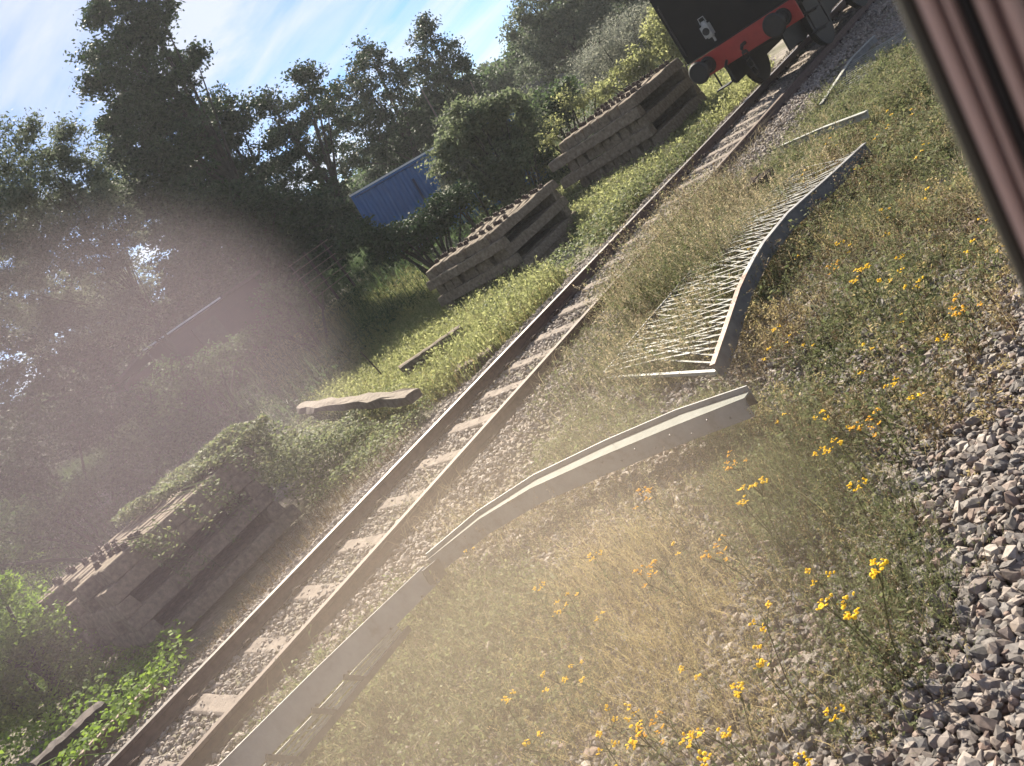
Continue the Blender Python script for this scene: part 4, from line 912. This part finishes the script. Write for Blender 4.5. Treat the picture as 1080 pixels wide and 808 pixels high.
# ------------------------------------------------------------------ ragwort plants
def ragwort(nst, h, flowers, orange):
    e_ = empty('ragwort_plant', 'x', 'wildflower', group='ragwort plants in flower')
    m = MB(); LPs = []; heads = []
    for k in range(nst):
        a = rng.uniform(0, 6.28); le = rng.uniform(.03, .16); hh = h*rng.uniform(.75, 1.1); tip = np.array([math.cos(a)*le, math.sin(a)*le, hh])
        m.tube([(0, 0, 0), tip*[.35, .35, .5], tip], [.003, .0026, .002], 5)
        for j in range(70):
            t = rng.uniform(.05, .97); LPs.append(tip*[t, t, t]+rng.normal(0, .045-.025*t, 3))
        for q in range(rng.integers(3, 6)):
            b_ = tip+np.array([rng.normal(0, .035), rng.normal(0, .035), rng.uniform(.0, .05)]); m.tube([tip*.92, b_], [.0025, .0018], 4); heads.append(b_)
    m.build('stem', mt['stem'], e_)
    leaves('foliage', np.array(LPs), .03*rng.uniform(.5, 1.3, len(LPs)), mt['weed'], e_, .36, .2)
    hp = np.array(heads); hp = hp[rng.permutation(len(hp))[:flowers]]
    for b_ in hp:
        n = 6; c = b_+rng.normal(0, .0105, (n, 3))*[1, 1, .4]; V, Fc = [], []
        for i in range(n):
            r = rng.uniform(.005, .009); tl = rng.normal(0, .3, 2); k = 8
            ring = [(c[i][0]+r*math.cos(t), c[i][1]+r*math.sin(t), c[i][2]+r*(tl[0]*math.cos(t)+tl[1]*math.sin(t))) for t in np.linspace(0, 6.283, k, endpoint=False)]
            bb = len(V); V += ring+[(c[i][0], c[i][1], c[i][2]+.005)]; Fc += [(bb+j, bb+(j+1) % k, bb+k) for j in range(k)]
        fast('flower_head', np.array(V), np.array(Fc), mt['petal_orange'] if orange else mt['petal'], e_)
    return e_
protos = [ragwort(2, .42, 6, False), ragwort(3, .48, 9, False), ragwort(1, .38, 3, False), ragwort(2, .40, 6, True)]
pl = [(905, 290, 1, 'big ragwort with the brightest flower cluster at right of the lattice panel'), (882, 264, 3, 'orange yellow ragwort just above the brightest flower cluster'), (872, 242, 2, 'small ragwort nearest the far end of the lattice panel'), (930, 437, 3, 'orange ragwort in the middle of the right hand weeds'), (936, 402, 2, 'small ragwort right above the orange one in the right hand weeds'), (868, 416, 2, 'tiny ragwort right of the girder end among bare stones'), (787, 520, 1, 'bright yellow ragwort just below the girder end at the edge of the green strip'), (757, 470, 3, 'orange ragwort tucked under the girder end'), (886, 504, 2, 'lone ragwort in the upper part of the green strip'), (877, 632, 0, 'yellow ragwort on the left edge of the green strip'), (921, 668, 1, 'large yellow ragwort low in the green strip'), (888, 462, 2, 'slim ragwort between the right hand weeds and the green strip'), (802, 690, 0, 'ragwort at the right side of the yellow grass'), (722, 794, 1, 'ragwort at the very bottom edge in the yellow grass'), (820, 802, 2, 'small ragwort cut by the bottom edge in the yellow grass'), (690, 512, 3, 'orange ragwort growing just below the middle of the girder'), (755, 556, 3, 'pale orange ragwort on the bare stones left of the green strip'), (585, 624, 0, 'ragwort on the stones in front of the kink in the girder'), (548, 608, 2, 'small ragwort close to the kink in the girder'), (517, 732, 2, 'little ragwort in the low green weeds at the bottom'), (652, 742, 0, 'ragwort left of the pale stones in the yellow grass'), (684, 735, 3, 'orange ragwort at the left rim of the yellow grass'), (762, 760, 1, 'tall ragwort in the thick of the yellow grass'), (860, 737, 2, 'slender ragwort where the yellow grass meets the green strip'), (1008, 330, 3, 'orange ragwort farthest to the right, near the window frame'), (975, 352, 2, 'small ragwort left of the one nearest the window frame'), (803, 340, 2, 'ragwort right against the side of the lattice panel'), (930, 255, 2, 'faint ragwort on the stones at upper right'), (612, 572, 2, 'small ragwort right behind the kink in the girder'), (640, 802, 0, 'ragwort cut by the bottom edge left of the yellow grass'), (690, 582, 3, 'pale orange ragwort among stones in front of the girder'), (955, 300, 0, 'ragwort on open stones right of the brightest flower cluster'), (842, 470, 2, 'tiny ragwort at the top of the green strip')]
seen = set()
for a_, b_, k, lb in pl:
    p = on_z(a_, b_, -.26+.42); o = protos[k] if k not in seen else copy_thing(protos[k]); seen.add(k)
    o.location = (p[0], p[1], float(gz(p[0], p[1]))-.01); o.rotation_euler = (0, 0, rng.uniform(0, 6.28)); s_ = rng.uniform(.85, 1.1); o.scale = (s_, s_, s_); o['label'] = lb

sprig = ragwort(1, .30, 2, False); sprig['label'] = 'small single stemmed ragwort sprig scattered among the weeds'; sprig['group'] = 'small ragwort sprigs'
Q = np.concatenate([ground_poly(Z_right, 30), ground_poly(Z_straw, 30), ground_poly(Z_green, 20), ground_poly(Z_straw2, 12)]); Q = Q[rng.permutation(len(Q))[:46]]
for i, p in enumerate(Q):
    o = sprig if i == 0 else copy_thing(sprig)
    o.location = tuple(p); o.rotation_euler = (0, 0, rng.uniform(0, 6.28)); s_ = rng.uniform(.6, 1.15); o.scale = (s_, s_, s_)
# ------------------------------------------------------------------ carriage window the view is taken from
win = empty('carriage_window', 'out of focus brown window frame of the carriage at the upper right corner', 'window', (-.1, .33, 1.2))
def on_y(px, py, y): d = ray(px, py); return EYE+d*(y/d[1])
WO = np.array([-.1, .33, 1.2]); yb = .33
t0, t1 = on_y(950, 0, yb), on_y(1085, 312, yb); sl_ = (t0[0]-t1[0])/(t0[2]-t1[2])
def bx_(pxv): return on_y(pxv, 0, yb)[0]-sl_*on_y(pxv, 0, yb)[2]        # x of the edge at z=0
def post(name, pa, pb, dy, th, mat):
    xa, xb = sorted((bx_(pa), bx_(pb))); m = MB(); rings = []
    for z in (2.06, 3.05):
        q = [(xa+.15*(xb-xa), 0), (xa, -.25*th), (xa, th), (xb, th), (xb, -.25*th), (xb-.15*(xb-xa), 0)]
        q = [(xa, yb+dy+th), (xa, yb+dy+.3*th), (xa+.3*(xb-xa), yb+dy), (xb-.3*(xb-xa), yb+dy), (xb, yb+dy+.3*th), (xb, yb+dy+th)]
        rings.append([np.array([x+sl_*z, y, z])-WO for x, y in q])
    m.sweep(rings); return m.build(name, mat, win, smooth=False)
post('seal', 936, 962, .003, .012, mt['olive'])
post('moulding', 962, 983, .0, .012, mt['trim'])
post('gasket', 983, 989, .003, .012, mt['trim_dark'])
post('moulding', 989, 1001, .001, .012, mt['trim'])
post('rubber', 1001, 1023, .004, .012, mt['rubber'])
post('moulding', 1023, 1042, .0, .012, mt['trim'])
post('gasket', 1042, 1049, .003, .012, mt['trim_dark'])
post('moulding', 1049, 1074, .0, .012, mt['trim'])
post('rubber', 1074, 1260, .004, .012, mt['rubber'])
xo = bx_(970)+sl_*2.06; W_ = lambda lo, hi: (tuple(np.array(lo)-WO), tuple(np.array(hi)-WO))
m = MB(); m.box(*W_((xo-.03, -.95, 2.0), (xo+.10, yb+.05, 2.055))); m.build('sill', mt['trim'], win)
m = MB(); m.box(*W_((xo-.05, -.95, 3.055), (xo+.10, yb+.05, 3.11))); m.build('top_rail', mt['trim'], win)
m = MB(); m.box(*W_((xo-.03, -1.02, 2.0), (xo+.06, -.955, 3.11))); m.build('rear_post', mt['trim'], win)
m = MB(); m.box(*W_((xo-.02, -1.4, 1.0), (xo+.06, 1.2, 1.995))); m.build('side_panel', mt['maroon'], win)

# ------------------------------------------------------------------ air, and added veils for the window reflections
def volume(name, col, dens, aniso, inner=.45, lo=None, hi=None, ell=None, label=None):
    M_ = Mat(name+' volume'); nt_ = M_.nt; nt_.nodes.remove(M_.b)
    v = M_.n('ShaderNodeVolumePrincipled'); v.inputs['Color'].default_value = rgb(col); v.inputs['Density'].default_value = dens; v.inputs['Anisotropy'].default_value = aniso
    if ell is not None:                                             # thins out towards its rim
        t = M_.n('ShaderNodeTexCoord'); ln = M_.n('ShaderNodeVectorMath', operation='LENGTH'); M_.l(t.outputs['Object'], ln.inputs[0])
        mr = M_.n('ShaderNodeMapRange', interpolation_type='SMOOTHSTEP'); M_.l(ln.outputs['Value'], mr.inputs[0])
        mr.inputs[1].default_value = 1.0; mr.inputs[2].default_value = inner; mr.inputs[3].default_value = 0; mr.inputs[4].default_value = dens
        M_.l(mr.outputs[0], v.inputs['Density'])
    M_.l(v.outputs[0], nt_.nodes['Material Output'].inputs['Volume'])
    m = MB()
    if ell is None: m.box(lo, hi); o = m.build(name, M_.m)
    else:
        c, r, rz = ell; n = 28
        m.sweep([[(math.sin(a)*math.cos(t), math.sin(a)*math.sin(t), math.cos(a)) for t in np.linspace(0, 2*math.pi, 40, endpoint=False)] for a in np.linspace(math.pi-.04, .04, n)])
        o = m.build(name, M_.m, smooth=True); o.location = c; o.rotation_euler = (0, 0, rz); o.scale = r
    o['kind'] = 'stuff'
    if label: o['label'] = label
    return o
volume('haze', (.86, .88, .92), .0006, .3, .45, (-470, -470, -1.9), (470, 470, 19.5), label='thin summer haze over the yard')
c = at_d(150, 440, 13)  # added volume imitating the mauve oval reflected in the carriage window
volume('haze', (.84, .71, .78), .021, .2, .68, ell=((c[0], c[1], c[2]), (3.0, 5.8, 3.4), R(35)), label='added mauve veil imitating window glass reflection in front of the trees at the left')
c = at_d(540, 690, 3.9)  # added volume imitating the warm wash reflected in the window glass
volume('haze', (.95, .79, .63), .085, .2, ell=((c[0], c[1], c[2]+.1), (2.1, 2.6, 1.3), R(20)), label='added warm veil imitating window glass reflection over the grass and girder')
c = at_d(250, 610, 7.5)  # added volume: reflection on the glass that lifts the lower left darks
volume('haze', (.88, .74, .76), .007, .2, ell=((c[0], c[1], c[2]), (2.6, 3.4, 2.0), R(20)), label='added pale mauve veil imitating window glass reflection over the track at the lower left')
